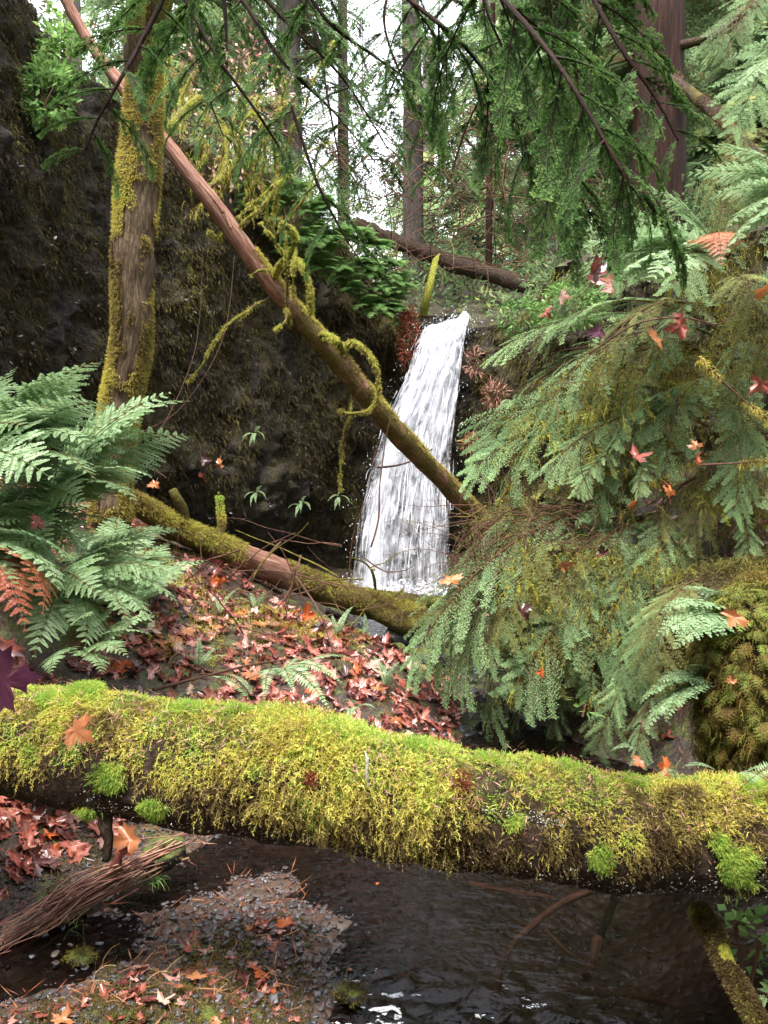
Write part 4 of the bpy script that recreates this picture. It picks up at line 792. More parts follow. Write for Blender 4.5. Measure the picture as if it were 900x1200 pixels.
near_branch([(250, -60, 1.9), (262, 0, 1.9), (265, 40, 1.9), (266, 60, 1.9)], autosub(5, [(-.5, -1), (.5, -1)], .12), 'short dark drooping evergreen twig at the top left of centre')
for L, lb, sc_ in [([(330, -50, 6.5), (370, 40, 6.5), (385, 120, 6.5), (400, 200, 6.5)], 'distant lacy branch hanging at the left side of the sky gap', 2.4), ([(470, -50, 6.), (450, 20, 6.), (470, 90, 6.), (500, 160, 6.)], 'distant lacy branch hanging at the right side of the sky gap', 2.2), ([(260, -60, 4.2), (330, 20, 4.2), (400, 90, 4.2), (455, 175, 4.2)], 'farther evergreen branch slanting across the left of the sky gap', 1.7), ([(590, -60, 4.6), (520, 10, 4.6), (470, 80, 4.6), (440, 150, 4.6)], 'farther evergreen branch slanting down to the left across the sky gap', 1.7), ([(640, 20, 5.5), (600, 70, 5.5), (555, 130, 5.5), (530, 200, 5.5)], 'farther drooping branch just right of the sky gap', 2.2), ([(230, -40, 3.4), (225, 30, 3.4), (240, 100, 3.4), (262, 160, 3.4)], 'shaded branch hanging over the yellow twigs beside the mossy tree', 1.4)]:
    near_branch(L, autosub(11, [(.6, -.8), (-.7, -.8)], .2), lb, sc_)
# ------------------------------------------------------------------ ferns
FL = [frond_mesh('fern_frond', M['fern'], .75, .19 + .02 * (i % 3), 17, 13, 300 + i, .55 + .12 * (i % 3), 1.1 + .2 * (i % 2), .9) for i in range(6)]
FB = [frond_mesh('fern_frond_brown', M['fernred'], .7, .17, 17, 12, 320 + i, .4, 1.5, 1.2) for i in range(2)]
SW = [frond_mesh('sword_frond', M['fern'], .45, .055 + .008 * (i % 3), 24, 1, 340 + i, .7, 1.3, 1.2, 'sword') for i in range(5)]
# big ferns on the left: (base px,py,Y, tip px,py,Y)
def fern(label, base, tips, fam=FL, group=None, name='fern', cat='fern', rolls=.4):
    e = empty(name, base, label, cat, group)
    for t in tips:
        dead = len(t) > 3 and t[3] == 'dead'
        place('frond', (FB if dead else fam)[rng.integers(2 if dead else len(fam))], base + rng.normal(0, .012, 3), at(*t[:3]), rng.uniform(-rolls, rolls), e)
    return e
G_ = 'ferns on the left bank'
fern('large fern growing highest on the left bank, fronds reaching towards the mossy tree', at(-20, 560, 3.7), [(120, 424, 3.5), (127, 475, 3.3), (90, 440, 3.4), (60, 480, 3.2), (105, 520, 3.3), (30, 500, 3.1), (20, 430, 3.5), (110, 560, 3.2), (60, 560, 3.0)], group=G_, rolls=.75)
fern('large pale fern arching across the base of the mossy tree trunk', at(60, 600, 3.9), [(222, 470, 3.9), (224, 512, 3.8), (178, 560, 3.6), (160, 590, 3.5), (200, 460, 4.0), (150, 505, 3.8), (100, 590, 3.4), (75, 540, 3.5), (60, 640, 3.3), (130, 480, 4.0)], group=G_, rolls=.75)
fern('broad fern just under the red leaf on the left bank, fronds spreading right', at(70, 690, 3.6), [(212, 622, 3.7), (215, 680, 3.5), (208, 708, 3.4), (180, 640, 3.5), (150, 730, 3.2), (100, 760, 3.1), (120, 700, 3.1), (180, 740, 3.3), (40, 770, 3.0), (20, 700, 3.0)], group=G_, rolls=.75)
fern('low fern by the mossy log, at the edge of the leaf pile', at(90, 770, 3.3), [(185, 722, 3.3), (178, 745, 3.2), (150, 770, 3.05), (120, 790, 3.0), (165, 700, 3.4), (60, 790, 2.95), (110, 720, 3.1), (70, 700, 3.2, 'dead')], group=G_, rolls=.75)
fern('fern at the left picture edge, dense bluish fronds below the high fern', at(-60, 660, 3.4), [(60, 590, 3.3), (50, 640, 3.2), (85, 660, 3.1), (30, 610, 3.3), (70, 690, 3.0), (20, 690, 3.0), (30, 740, 2.9, 'dead'), (50, 720, 2.9, 'dead')], group=G_, rolls=.75)
fern('dense fern at the left edge filling the gap between the high and the broad fern', at(-10, 640, 3.9), [(70, 560, 3.7), (110, 600, 3.7), (140, 615, 3.8), (40, 560, 3.6), (90, 640, 3.5), (130, 650, 3.6), (60, 530, 3.9), (150, 580, 4.0), (20, 600, 3.5)], group=G_, rolls=.75)
fern('fern partly out of the left edge with fronds over dark rock', at(-70, 520, 3.8), [(40, 455, 3.7), (30, 490, 3.6), (50, 520, 3.4), (45, 545, 3.3), (10, 450, 3.7)], group=G_, rolls=.75)
for q, (px, py, Y) in enumerate([(150, 700, 4.4), (60, 780, 3.2), (20, 640, 4.2), (130, 640, 4.6)]):
    b = at(px, py, Y); b[2] = H(b[0], b[1]) + .02
    fern(['short half-hidden fern behind the broad fern', 'reddish dying fern low at the left behind the purple leaf', 'shaded fern deep between the left ferns', 'small fern at the foot of the mossy tree'][q], b, [], group=G_, rolls=.75)
    e = bpy.data.objects[-1] if False else [o for o in col.objects if o.name.startswith('fern') and o.type == 'EMPTY'][-1]
    for k_ in range(8):
        a = k_ / 8 * 6.28 + rng.uniform(-.3, .3); place('frond', (FB if q == 1 and k_ % 2 else FL)[k_ % 2 if q == 1 else k_ % 6], b, b + np.array([math.cos(a) * .42, math.sin(a) * .4, .2 + rng.uniform(-.1, .15)]), rng.uniform(-.3, .3), e)
# thin fern stalks / bare stems
# red sword fern by the mossy mound, right
fern('bright sword fern arching left from the mossy stump at the right edge', at(868, 735, 3.05), [(775, 718, 2.8), (770, 745, 2.75), (800, 690, 2.9), (870, 672, 3.0), (930, 690, 3.0), (838, 690, 2.95), (905, 720, 2.8), (790, 760, 2.7)], [frond_mesh('sword_frond', M['fern'], .45, .1, 22, 5, 360 + i, .6, 1.2, 1., 'lady') for i in range(3)], name='sword_fern')
fern('drooping fern hanging below the bright sword fern', at(835, 800, 2.95), [(750, 825, 2.75), (757, 858, 2.7), (780, 845, 2.7), (770, 800, 2.8), (810, 780, 2.8)], [frond_mesh('sword_frond', M['fern'], .4, .09, 20, 5, 370 + i, .2, .9, 1., 'lady') for i in range(2)], name='sword_fern')
fern('tiny fern with two fronds standing on the mossy log left of the orange leaf', at(748, 893, 2.2), [(764, 866, 2.18), (716, 880, 2.15)], SW, name='small_fern')
fern('tiny fern on the mossy log just right of the orange leaf', at(790, 908, 2.15), [(838, 902, 2.1), (800, 888, 2.15), (775, 912, 2.05)], SW, name='small_fern')
fern('tiny fern on the mossy log at the right picture edge', at(868, 912, 2.15), [(905, 900, 2.12), (862, 893, 2.15), (930, 893, 2.2), (895, 915, 2.1)], SW, name='small_fern')
fern('sword fern among red leaves behind the log, olive drooping fronds', at(330, 790, 3.9), [(400, 800, 3.6), (385, 830, 3.4), (345, 812, 3.5), (300, 790, 3.8), (420, 775, 3.9), (360, 775, 4.1), (310, 822, 3.5)], [frond_mesh('sword_frond', M['fern'], .5, .07, 30, 1, 380 + i, .5, 1.3, 1.2, 'sword') for i in range(3)], name='sword_fern')
fern('single pale fern frond arching left at the pile edge', at(292, 815, 3.2), [(240, 795, 3.3), (262, 790, 3.25)], SW, name='small_fern')
fern('upright fern by the creek below the waterfall', at(427, 765, 5.6), [(427, 718, 5.7), (414, 738, 5.6), (440, 730, 5.6), (418, 775, 5.3)], SW, name='small_fern')
fern('pale small fern in the leaf pile near the log', at(418, 835, 3.8), [(400, 822, 3.7), (440, 830, 3.7), (410, 850, 3.5)], SW, name='small_fern')
FR = [frond_mesh('bank_frond', M['fern'], .8, .22, 15, 11, 390 + i, .4, .9, .7) for i in range(3)]
fern('large pale fern spreading in front of the reddish cedar trunk, with one reddening frond', at(840, 300, 4.6), [(665, 295, 4.6), (655, 330, 4.4), (690, 250, 4.8), (700, 345, 4.2), (745, 218, 4.9), (760, 330, 4.1), (720, 280, 4.4), (845, 310, 4.0, 'dead'), (770, 240, 4.8)], FR, name='fern')
fern('fern at the upper right edge reaching in over dark hemlock', at(960, 230, 4.4), [(830, 232, 4.4), (850, 270, 4.2), (800, 205, 4.6), (870, 205, 4.5), (840, 315, 4.0), (810, 175, 4.8)], FR, name='fern')
fern('fern high at the right edge near the top', at(960, 60, 5.2), [(850, 70, 5.2), (860, 110, 5.0), (880, 40, 5.2)], FR, name='fern')
# ------------------------------------------------------------------ background forest
def far_bough(seed, L=1.0, W=.42, nl=.03, nw=.03, n1=13, n2=7, th0=.2, droop=1.0, kv=.5):
    D = bough_flat(L, W, n1, n2, 0, nl, nw, seed, twigs_w=.006); return (bend(D[0], L, th0, droop, kv), D[1], D[2], D[3])
FBG = [far_bough(500 + i, nw=.022 + .006 * (i % 2)) for i in range(4)]
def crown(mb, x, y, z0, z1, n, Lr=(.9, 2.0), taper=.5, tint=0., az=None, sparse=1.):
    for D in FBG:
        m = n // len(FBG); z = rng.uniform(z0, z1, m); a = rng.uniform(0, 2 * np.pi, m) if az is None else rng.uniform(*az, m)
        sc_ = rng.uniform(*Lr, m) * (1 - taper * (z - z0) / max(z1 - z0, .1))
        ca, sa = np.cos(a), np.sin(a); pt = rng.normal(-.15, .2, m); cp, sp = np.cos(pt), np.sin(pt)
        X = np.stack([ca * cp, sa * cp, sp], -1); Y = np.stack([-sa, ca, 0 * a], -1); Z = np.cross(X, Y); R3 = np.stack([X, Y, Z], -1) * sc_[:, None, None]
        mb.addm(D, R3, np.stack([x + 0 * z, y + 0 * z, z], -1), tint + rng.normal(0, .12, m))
def far_tree(px, Y, wpx, label, z1=11., n=90, Lr=(.9, 1.9), c0=1.2, tint=0., mat='greybark', lean=0., group='conifers standing beyond the waterfall', name='conifer_tree', fol='far', pybase=None, top=14.):
    x = (px - 450) / FPX * Y * 1.03; z0 = plateau_z(x, Y) - .15 if pybase is None else at(px, pybase, Y)[2]; r = wpx / 2 / FPX * Y
    e = empty(name, (x, Y, z0), label, 'tree', group)
    P = spline(np.array([[x, Y, z0 - .3], [x + lean * .3, Y, z0 + 2.5], [x + lean * .6 + rng.normal(0, .04), Y, z0 + 5], [x + lean, Y, top]]), 50)
    limb('trunk', mat, P, np.interp(np.linspace(0, 1, 50), [0, .06, 1], [r * 1.4, r, r * .6]), e, 22, .12, int(px), .35, 4, .12)
    if n:
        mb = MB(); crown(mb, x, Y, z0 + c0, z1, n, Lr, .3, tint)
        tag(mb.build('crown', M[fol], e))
    return e
far_tree(405, 14, 15, 'slim grey conifer trunk against the white sky gap, left of the fall', n=14, Lr=(.6, 1.2), c0=1.8, tint=.0)
far_tree(482, 12.8, 26, 'grey conifer trunk rising behind the leaning board, right of the sky gap', n=24, Lr=(.7, 1.3), c0=1.8, tint=.05)
far_tree(567, 12.2, 8, 'very thin black trunk standing above the right edge of the fall', n=8, Lr=(.6, 1.), c0=3, mat='redwood')
far_tree(642, 15, 22, 'dark trunk of the twin conifers between the fall and the reddish cedar', n=70, c0=2.0, tint=.05)
far_tree(627, 15.6, 9, 'thin light trunk of the twin conifers right of the fall', n=40, c0=2.5, tint=.1)
far_tree(846, 12.5, 26, 'brown conifer trunk just right of the big reddish cedar', n=90, c0=1.0, tint=.0)
far_tree(889, 11.5, 30, 'dark brown conifer trunk at the upper right corner', n=90, c0=1.2, tint=-.05)
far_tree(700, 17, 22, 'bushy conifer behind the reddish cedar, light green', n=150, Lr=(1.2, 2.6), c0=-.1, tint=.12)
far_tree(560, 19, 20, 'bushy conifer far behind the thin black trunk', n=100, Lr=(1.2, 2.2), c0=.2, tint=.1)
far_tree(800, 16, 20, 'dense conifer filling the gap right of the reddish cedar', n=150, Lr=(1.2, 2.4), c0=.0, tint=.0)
far_tree(345, 13, 34, 'pale grey conifer with thin crown left of the sky gap', n=52, Lr=(.8, 1.6), c0=2., tint=.0, z1=12)
far_tree(270, 14.5, 24, 'shaded conifer seen through the yellow mossy twigs', n=90, Lr=(1., 2.), c0=1.5, tint=-.05)
far_tree(195, 13, 22, 'conifer standing on the rim behind the mossy tree top', n=70, Lr=(.9, 1.8), c0=1.5, tint=-.05)
far_tree(110, 9.5, 18, 'grey stem at the top left standing on the rim by the green shrub', n=16, Lr=(.5, 1.), c0=2)
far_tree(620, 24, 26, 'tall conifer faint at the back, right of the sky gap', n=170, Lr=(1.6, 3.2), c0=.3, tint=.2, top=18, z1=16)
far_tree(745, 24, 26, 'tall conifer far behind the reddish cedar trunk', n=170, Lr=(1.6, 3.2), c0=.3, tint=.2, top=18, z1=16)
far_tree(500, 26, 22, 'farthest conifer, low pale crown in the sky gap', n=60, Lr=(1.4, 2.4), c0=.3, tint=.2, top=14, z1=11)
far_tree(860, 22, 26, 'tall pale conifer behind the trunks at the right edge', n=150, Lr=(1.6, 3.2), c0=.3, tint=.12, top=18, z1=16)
# the wood goes on behind the viewer and to both sides
mb = MB(); mbt = MB()
for (x, y) in [(-7, -2), (-6, -6), (-3.2, -7), (0, -9), (3.4, -7), (6.2, -5.5), (7, -1.5), (8, 3), (-8, 2.5), (-9, 7), (9, 8), (-2, -12), (2.5, -12.5), (5, -10), (-5.5, -10), (11, 1), (-11, -1)]:
    crown(mb, x, y, 1.2, 13, 64, (2.2, 4.4), .45, -.05); V, Q, T = tube(np.array([[x, y, -.5], [x, y, 7], [x, y, 14.]]), [.35, .28, .1], 14); mbt.add(V, Q, T)
wf = mb.build('surrounding_forest', M['far']); tag(wf, kind='stuff'); mbt.build('trunks', M['redwood'], wf)['kind'] = 'stuff'
# big reddish cedar
ce = far_tree(757, 9.3, 64, 'massive reddish-brown cedar trunk at the upper right', n=0, mat='redwood', group=None, name='cedar_tree', lean=-.15, pybase=330)
P = spline(pts([(772, 82, 9.25), (830, 125, 8.6), (870, 165, 7.8), (930, 215, 7.4)]), 30); b = limb('branch', 'log', P, np.linspace(.07, .04, 30), ce, 12, .4, 2, .5); o_ = moss_coat(b, P - np.array(ce.location), np.linspace(.07, .04, 30), 2500, .04, (.15, .1), arc=(-2.5, 2.5), thr=-.05); o_.location = (0, 0, 0)
P = spline(pts([(772, 60, 9.25), (840, 40, 8.9), (880, 10, 8.5), (930, -20, 8.4)]), 30); limb('branch', 'log', P, np.linspace(.05, .03, 30), ce, 10, .4, 2, .5)
mb = MB(); cx, cy, cz = at(770, 60, 9.3); crown(mb, cx, cy, cz - .6, cz + 5, 50, (1.0, 1.7), .1, -.05, (.1, 3.0)); tag(mb.build('crown', M['far'], ce))
# ------------------------------------------------------------------ leafy shrubs, undergrowth
def leafcloud(c, rad, n, L=(.03, .06), wr=.5, tint=.5, droop=-.2):
    u = rnd_dir(n) * rng.uniform(.3, 1, (n, 1)) ** .5 * np.array(rad); p = np.asarray(c) + u
    kp = fbm(p, 5, 2, 91) > -.12; p = p[kp]; d = nrm(u[kp] / np.array(rad) + rng.normal(0, .5, p.shape) + [0, 0, droop]); mb = MB()
    V, Q = blades(p, d, nrm(np.cross(d, rng.normal(0, .5, p.shape) + [0, 0, 1])), rng.uniform(*L, len(p)), rng.uniform(*L, len(p)) * wr, .5)
    mb.add(V, Q, tint=np.repeat(np.clip(tint + rng.normal(0, .18, len(p)), 0, 1), 4)); return mb
def shrub(px, py, Y, rad, n, label, tint=.5, L=(.04, .08), mat='shrub', name='shrub', cat='shrub', group=None, stems=5, wr=.45):
    c = at(px, py, Y); b = c - [0, 0, rad[2] * 1.1]; e = empty(name, b, label, cat, group)
    leafcloud(c, rad, n, L, wr, tint).build('foliage', M[mat], e); mb = MB()
    for k_ in range(stems):
        t = c + rnd_dir(1)[0] * np.array(rad) * .8; V, Q, T = tube(spline(np.stack([b, (b + t) / 2 + rng.normal(0, .04, 3), t]), 8), np.linspace(.008, .003, 8), 5, cap=False); mb.add(V, Q)
    mb.build('stem', M['twig'], e); return e
shrub(62, 52, 7.0, (.28, .2, .32), 1500, 'bright green leafy shrub on top of the left rock wall', .75, (.05, .1))
shrub(55, 110, 6.7, (.2, .15, .25), 700, 'green leafy shrub hanging just below the topmost one on the left wall', .55, (.05, .1))
shrub(668, 358, 8.3, (.38, .3, .22), 1800, 'dark green leafy shrub on the right rim beside the fall', .55, (.04, .07))
shrub(610, 372, 8.7, (.22, .2, .2), 700, 'small leafy shrub at the rim just right of the fall lip', .5, (.04, .07))
shrub(880, 1110, 2.35, (.1, .12, .12), 110, 'fresh green clover-like plant on the bank at the lower right edge', .8, (.03, .045), wr=.9)
shrub(683, 828, 4.3, (.04, .04, .05), 10, 'single pair of bright green leaves by the dark hollow', .85, (.07, .1), wr=.5, stems=1)
shrub(478, 395, 9.9, (.12, .12, .38), 1100, 'dead reddish fern clump hanging left of the top of the fall', .25, (.05, .09), 'fernred', 'dead_fern', 'fern', wr=.25)
shrub(556, 425, 9.6, (.12, .08, .14), 300, 'brown dry fern tuft hanging on the wet rock right of the fall, upper one', .5, (.06, .12), 'roots', 'dead_fern', 'fern', 'dry fern tufts right of the fall', wr=.12)
shrub(580, 462, 9.4, (.12, .08, .15), 300, 'brown dry fern tuft hanging on the wet rock right of the fall, middle one', .5, (.06, .12), 'roots', 'dead_fern', 'fern', 'dry fern tufts right of the fall', wr=.12)
shrub(553, 520, 9.3, (.13, .1, .1), 250, 'small straw-coloured tuft on the wet rock right of the fall, lowest one', .6, (.06, .1), 'straw', 'dead_fern', 'fern', 'dry fern tufts right of the fall', wr=.12)
# rim ferns down the slope left of the fall
FS = [frond_mesh('rim_frond', M['shrub'], .42, .15, 12, 6, 600 + i, .6, 1.6, 1.0) for i in range(3)]
lab = ['lush fern on the slope left of the waterfall, near the top of the rim', 'lush fern on the slope left of the waterfall, halfway down the slope', 'lush fern on the slope left of the waterfall, close to the fall lip']
for q in range(80):
    t = rng.uniform(0, 1); px = 285 + t * 190; py = 205 + t * 130 + rng.uniform(-25, 60); Y = 8.9 + t * 1.15; b = at(px, py, Y)
    e = empty('rim_fern', b, lab[0 if t < .33 else 1 if t < .7 else 2], 'fern', 'ferns covering the slope left of the waterfall')
    me, end = FS[q % 3]
    for k_ in range(7):
        a = rng.uniform(0, 6.28); place('frond', FS[rng.integers(3)], b, b + np.array([math.cos(a) * .22, math.sin(a) * .2 - .08, rng.uniform(-.1, .13)]), 0, e)
# undergrowth masses on the plateau (nobody could count these leaves)
mb = MB()
for _ in range(420):
    s = rng.uniform(.25, .93); j = int(s * len(CC)); d = rng.uniform(.05, 6)
    c = np.interp(d, back, np.arange(len(back))); k0 = int(c); q = PV[k0, j] * (1 - (c - k0)) + PV[k0 + 1, j] * (c - k0)
    h = rng.uniform(.1, .5) * (1 + .12 * d); m = 150; u = rnd_dir(m) * np.array([.32, .32, h * .8]); p = q + [0, 0, h * .6] + u
    dd = nrm(u + rng.normal(0, .3, u.shape)); l = rng.uniform(.05, .12, m); V, Q = blades(p, dd, nrm(np.cross(dd, rng.normal(0, 1, dd.shape))), l, l * .3); mb.add(V, Q, tint=np.repeat(np.clip(rng.uniform(.1, .8) + rng.normal(0, .1, m), 0, 1), 4))
tag(mb.build('undergrowth', M['far']), kind='stuff')
mb = MB(); twigs(520, ((380, 90, 11.0), (760, 330, 14.)), 1.6, mb, .007, .4, 6); twigs(120, ((180, 60, 8.6), (340, 230, 10.)), .9, mb, .006, .2, 5)
tag(mb.build('brushwood', M['twig']), kind='stuff')
# yellow mossy vine maple above the left rim
vm = empty('vine_maple', at(270, 300, 9.0), 'tangle of yellow moss-draped branches on the rim behind the leaning dead tree', 'tree')
for q in range(18):
    px = rng.uniform(205, 330); py = rng.uniform(190, 290); a, b_ = px + rng.uniform(-60, 60), py - rng.uniform(60, 130)
    mossbranch([(px, py, 8.7), ((px + a) / 2 + rng.uniform(-18, 18), (py + b_) / 2, 8.5), (a, b_, 8.4), (a + rng.uniform(-30, 30), b_ - rng.uniform(10, 60), 8.4)], .02, .006, vm, 600, .55, moss=.04, n=22)
curtain(9, [(200, 70, 340, 260, 8.2, 8.8, 70)], vm, 'moss', (.04, .14), tint=.5, W=.006)
c = leafcloud(at(265, 130, 8.7), (.75, .4, .9), 900, (.04, .08), .5, .5); c.build('foliage', M['leaf'], vm)
# moss and small plants hanging on the rock walls
N = 180000; s = np.clip(np.concatenate([rng.uniform(.18, .55, 140000), rng.uniform(.6, .85, 40000)]), 0, 1); v = rng.uniform(.05, 1, N); p, n = cliff_pt(s, v); p = p + rng.normal(0, .03, p.shape)
f = fbm(p * [1, 1, .45], 2.6, 4, 55) + .35 * (v - .55) + .25 * (s > .58); kp = f > -.085; p, n, f, v = p[kp], n[kp], f[kp], v[kp]
mb = MB(); down_strands(mb, p, nrm(n + rng.normal(0, .3, n.shape)), rng.uniform(.02, .09, len(p)), rng.uniform(.004, .009, len(p)), 3, 1.6, np.clip(.1 + f * .9 + rng.normal(0, .12, len(p)), 0, 1), 5, .25)
M['wallmoss'] = leafmat('wall_moss_mat', [(0, (.025, .02, .01)), (.3, (.09, .068, .024)), (.6, (.18, .165, .04)), (1, (.27, .33, .07))], .25, .7, .15, .2, 25, False, .4)
tag(mb.build('wall_moss', M['wallmoss']), kind='stuff')
N = 9000; s = rng.uniform(.2, .52, N); v = rng.uniform(.0, .8, N); p, n = cliff_pt(s, v); p = p + n * .03 + rng.normal(0, .02, p.shape); kp = fbm(p, 3, 3, 71) > .03; p, n = p[kp], n[kp]
mb = MB(); V, Q = blades(p, nrm(n + rnd_dir(len(p))), rnd_dir(len(p)), rng.uniform(.01, .05, len(p)), rng.uniform(.01, .035, len(p))); mb.add(V, Q, tint=np.repeat(rng.uniform(0, 1, len(p)), 4))
tag(mb.build('rock_chips', M['stone']), kind='stuff')
for (px, py, lb) in [(298, 368 + 140, 'small licorice fern sprig on the dark wall above the sloping mossy log'), (352, 590, 'pale small fern sprig on the dark wall left of the fall'), (300, 578, 'tiny sprig of fern on the dark wall beside the pink leaves'), (398, 582, 'tiny green plant at the left edge of the fall'), (600, 470, 'little bright green sprig on the dark wall right of the fall'), (640, 640, 'small straw fern sprig low on the right wall')]:
    Y = 9.0 if px < 360 else 9.2; b = at(px, py, Y - .45)
    fern(lb, b, [(px + dx, py + dy, Y - .6) for dx, dy in [(-14, 6), (12, 8), (-6, 16), (7, -8), (0, 12)]], SW, name='wall_fern')
# ------------------------------------------------------------------ mossy mound at the right, bank furniture
def mound(name, c, rad, label, cat, mat='ground', seed=1, parts=()):
    e = empty(name, c, label, cat)
    a, b = np.meshgrid(np.linspace(0, 2 * np.pi, 48, endpoint=False), np.linspace(0, np.pi, 32)); D = np.stack([np.cos(a) * np.sin(b), np.sin(a) * np.sin(b), np.cos(b)], -1)
    V = c + D * np.array(rad) * (1 + .5 * fbm(D + seed, 1.6, 4, seed))[..., None]; V = V.reshape(-1, 3); i = np.arange(31)[:, None] * 48; j = np.arange(48)[None]; kx = (j + 1) % 48
    mb = MB(); mb.add(V, np.stack([i + j, i + 48 + j, i + 48 + kx, i + kx], -1).reshape(-1, 4), tint=.6); grain(mb.build('core', M[mat], e, smooth=True), V)
    return e, V.reshape(32, 48, 3), D
c = at(882, 805, 2.95); e, V3, D3 = mound('mossy_stump', c, (.2, .2, .36), 'rounded stump wrapped in olive feathery moss at the right edge above the log', 'stump', 'log', 4)
V3f = V3.reshape(-1, 3); D3f = D3.reshape(-1, 3)
mf = [frond_flat(.1, .035, 7, 4, 700 + i, 'lady') for i in range(3)]; mb = MB()
for D in mf:
    V0 = bend(D[0], .1, .5, 1.5, 4.); k_ = rng.integers(0, len(V3f), 480); n = nrm(D3f[k_] + rng.normal(0, .25, (480, 3))); x = nrm(n * .6 + np.array([-.25, -.25, -.8]) + rng.normal(0, .2, n.shape)); y = nrm(np.cross(n, x)); z = np.cross(x, y)
    mb.addm((V0, D[1], D[2], D[3]), np.stack([x, y, z], -1) * rng.uniform(.35, .95, 480)[:, None, None], V3f[k_], rng.normal(-.1, .15, 480) + .4 * (V3f[k_, 2] - c[2]))
k_ = rng.integers(0, len(V3f), 9000); p = V3f[k_] + rng.normal(0, .02, (9000, 3)); down_strands(mb, p, nrm(D3f[k_]), rng.uniform(.02, .06, 9000), .004, 4, 1.3, np.clip(.35 + 1.2 * fbm(p, 7, 3, 2), 0, 1), 7, .26)
tag(mb.build('feathery_moss', M['mossbig'], e), kind='stuff')
for q, (px, py, Y, rad, lb) in enumerate([(700, 880, 4.6, (.18, .2, .2), 'dark root mound between hemlock and black hollow'), (840, 640, 5.9, (.3, .4, .6), 'dark rotten stump deep behind the hemlock boughs'), (770, 850, 4.9, (.25, .3, .3), 'dark mound added to blacken the shaded hollow behind the mossy stump')]):
    mound('root_and_shade_mound', at(px, py, Y), rad, lb, 'stump', 'log', 6 + q)  # last mound is added, its dark colour standing for the hollow's shade
ROCKD = []
for s_ in range(7):
    a, b = np.meshgrid(np.linspace(0, 2 * np.pi, 14, endpoint=False), np.linspace(0, np.pi, 9)); D = np.stack([np.cos(a) * np.sin(b), np.sin(a) * np.sin(b), np.cos(b)], -1)
    V = D * (1 + .9 * fbm(D * 1.2 + s_ * 5, 1.1, 3, s_))[..., None]; V = np.clip(V, -.78, .72) * [1, .75, .42]; i = np.arange(8)[:, None] * 14; j = np.arange(14)[None]; kx = (j + 1) % 14
    ROCKD.append((V.reshape(-1, 3), np.stack([i + j, i + 14 + j, i + 14 + kx, i + kx], -1).reshape(-1, 4), np.zeros((0, 3), int), np.full(V.size // 3, .5)))
def rockmesh(D, mat, t): mb = MB(); mb.add(D[0], D[1], None, t); return mb.mesh('rock', M[mat], True)
RM = [rockmesh(D, 'stone', t) for D, t in zip(ROCKD, [.1, .25, .4, .5, .62, .8, .95])]; BM = [rockmesh(D, 'mossrock', .5) for D in ROCKD]
def rock(px, py, r, label, Y=None, z=None, mats=BM, name='boulder', cat='rock', group=None, k=None, flat=1.):
    if Y is None:
        for Y in np.arange(1.9, 11, .02):
            p = at(px, py, Y)
            if p[2] <= H(p[0], p[1], False): break
    p = at(px, py, Y); p[2] = p[2] if z is None else z
    R3 = rotm(np.array([rng.normal(0, .15), rng.normal(0, .15), 1.]), rng.uniform(0, 6.28)); o = inst(name, mats[rng.integers(7) if k is None else k], p, R3, (r, r, r * flat)); return tag(o, label, cat, group)
for (px, py, r, Y, lb) in [(192, 1000, .1, 2.95, 'mossy rock in the shallow water just under the big log'), (455, 765, .16, 6.1, 'dark wet boulder beside the creek left of the hemlock'), (505, 770, .22, 6.3, 'big dark boulder under the hemlock tip'), (545, 790, .13, 6.0, 'dark boulder beneath the hemlock tip, right of the big one'), (475, 745, .2, 6.9, 'wet black boulder under the log ends at the foot of the fall'), (420, 742, .1, 6.6, 'small dark boulder at the foot of the fall pool'),
        (95, 1122, .05, 2.5, 'small mossy stone at the edge of the side channel'), (240, 1206, .08, 2.12, 'mossy mound of stone at the bottom picture edge'), (600, 850, .11, 4.9, 'wet mossy stone in the creek behind the leaf pile'), (640, 870, .12, 4.7, 'dark stone in the creek below the hemlock'), (560, 830, .09, 5.2, 'small creek stone beside the leaf pile'), (412, 1165, .05, 2.3, 'round stone poking through the riffle at the bottom'), (140, 1200, .05, 2.1, 'low mossy stone at the bottom left'), (530, 735, .14, 7.2, 'dark boulder right of the fall foot'), (395, 718, .14, 7.4, 'dark boulder left of the fall foot')]:
    rock(px, py, r, lb, Y)
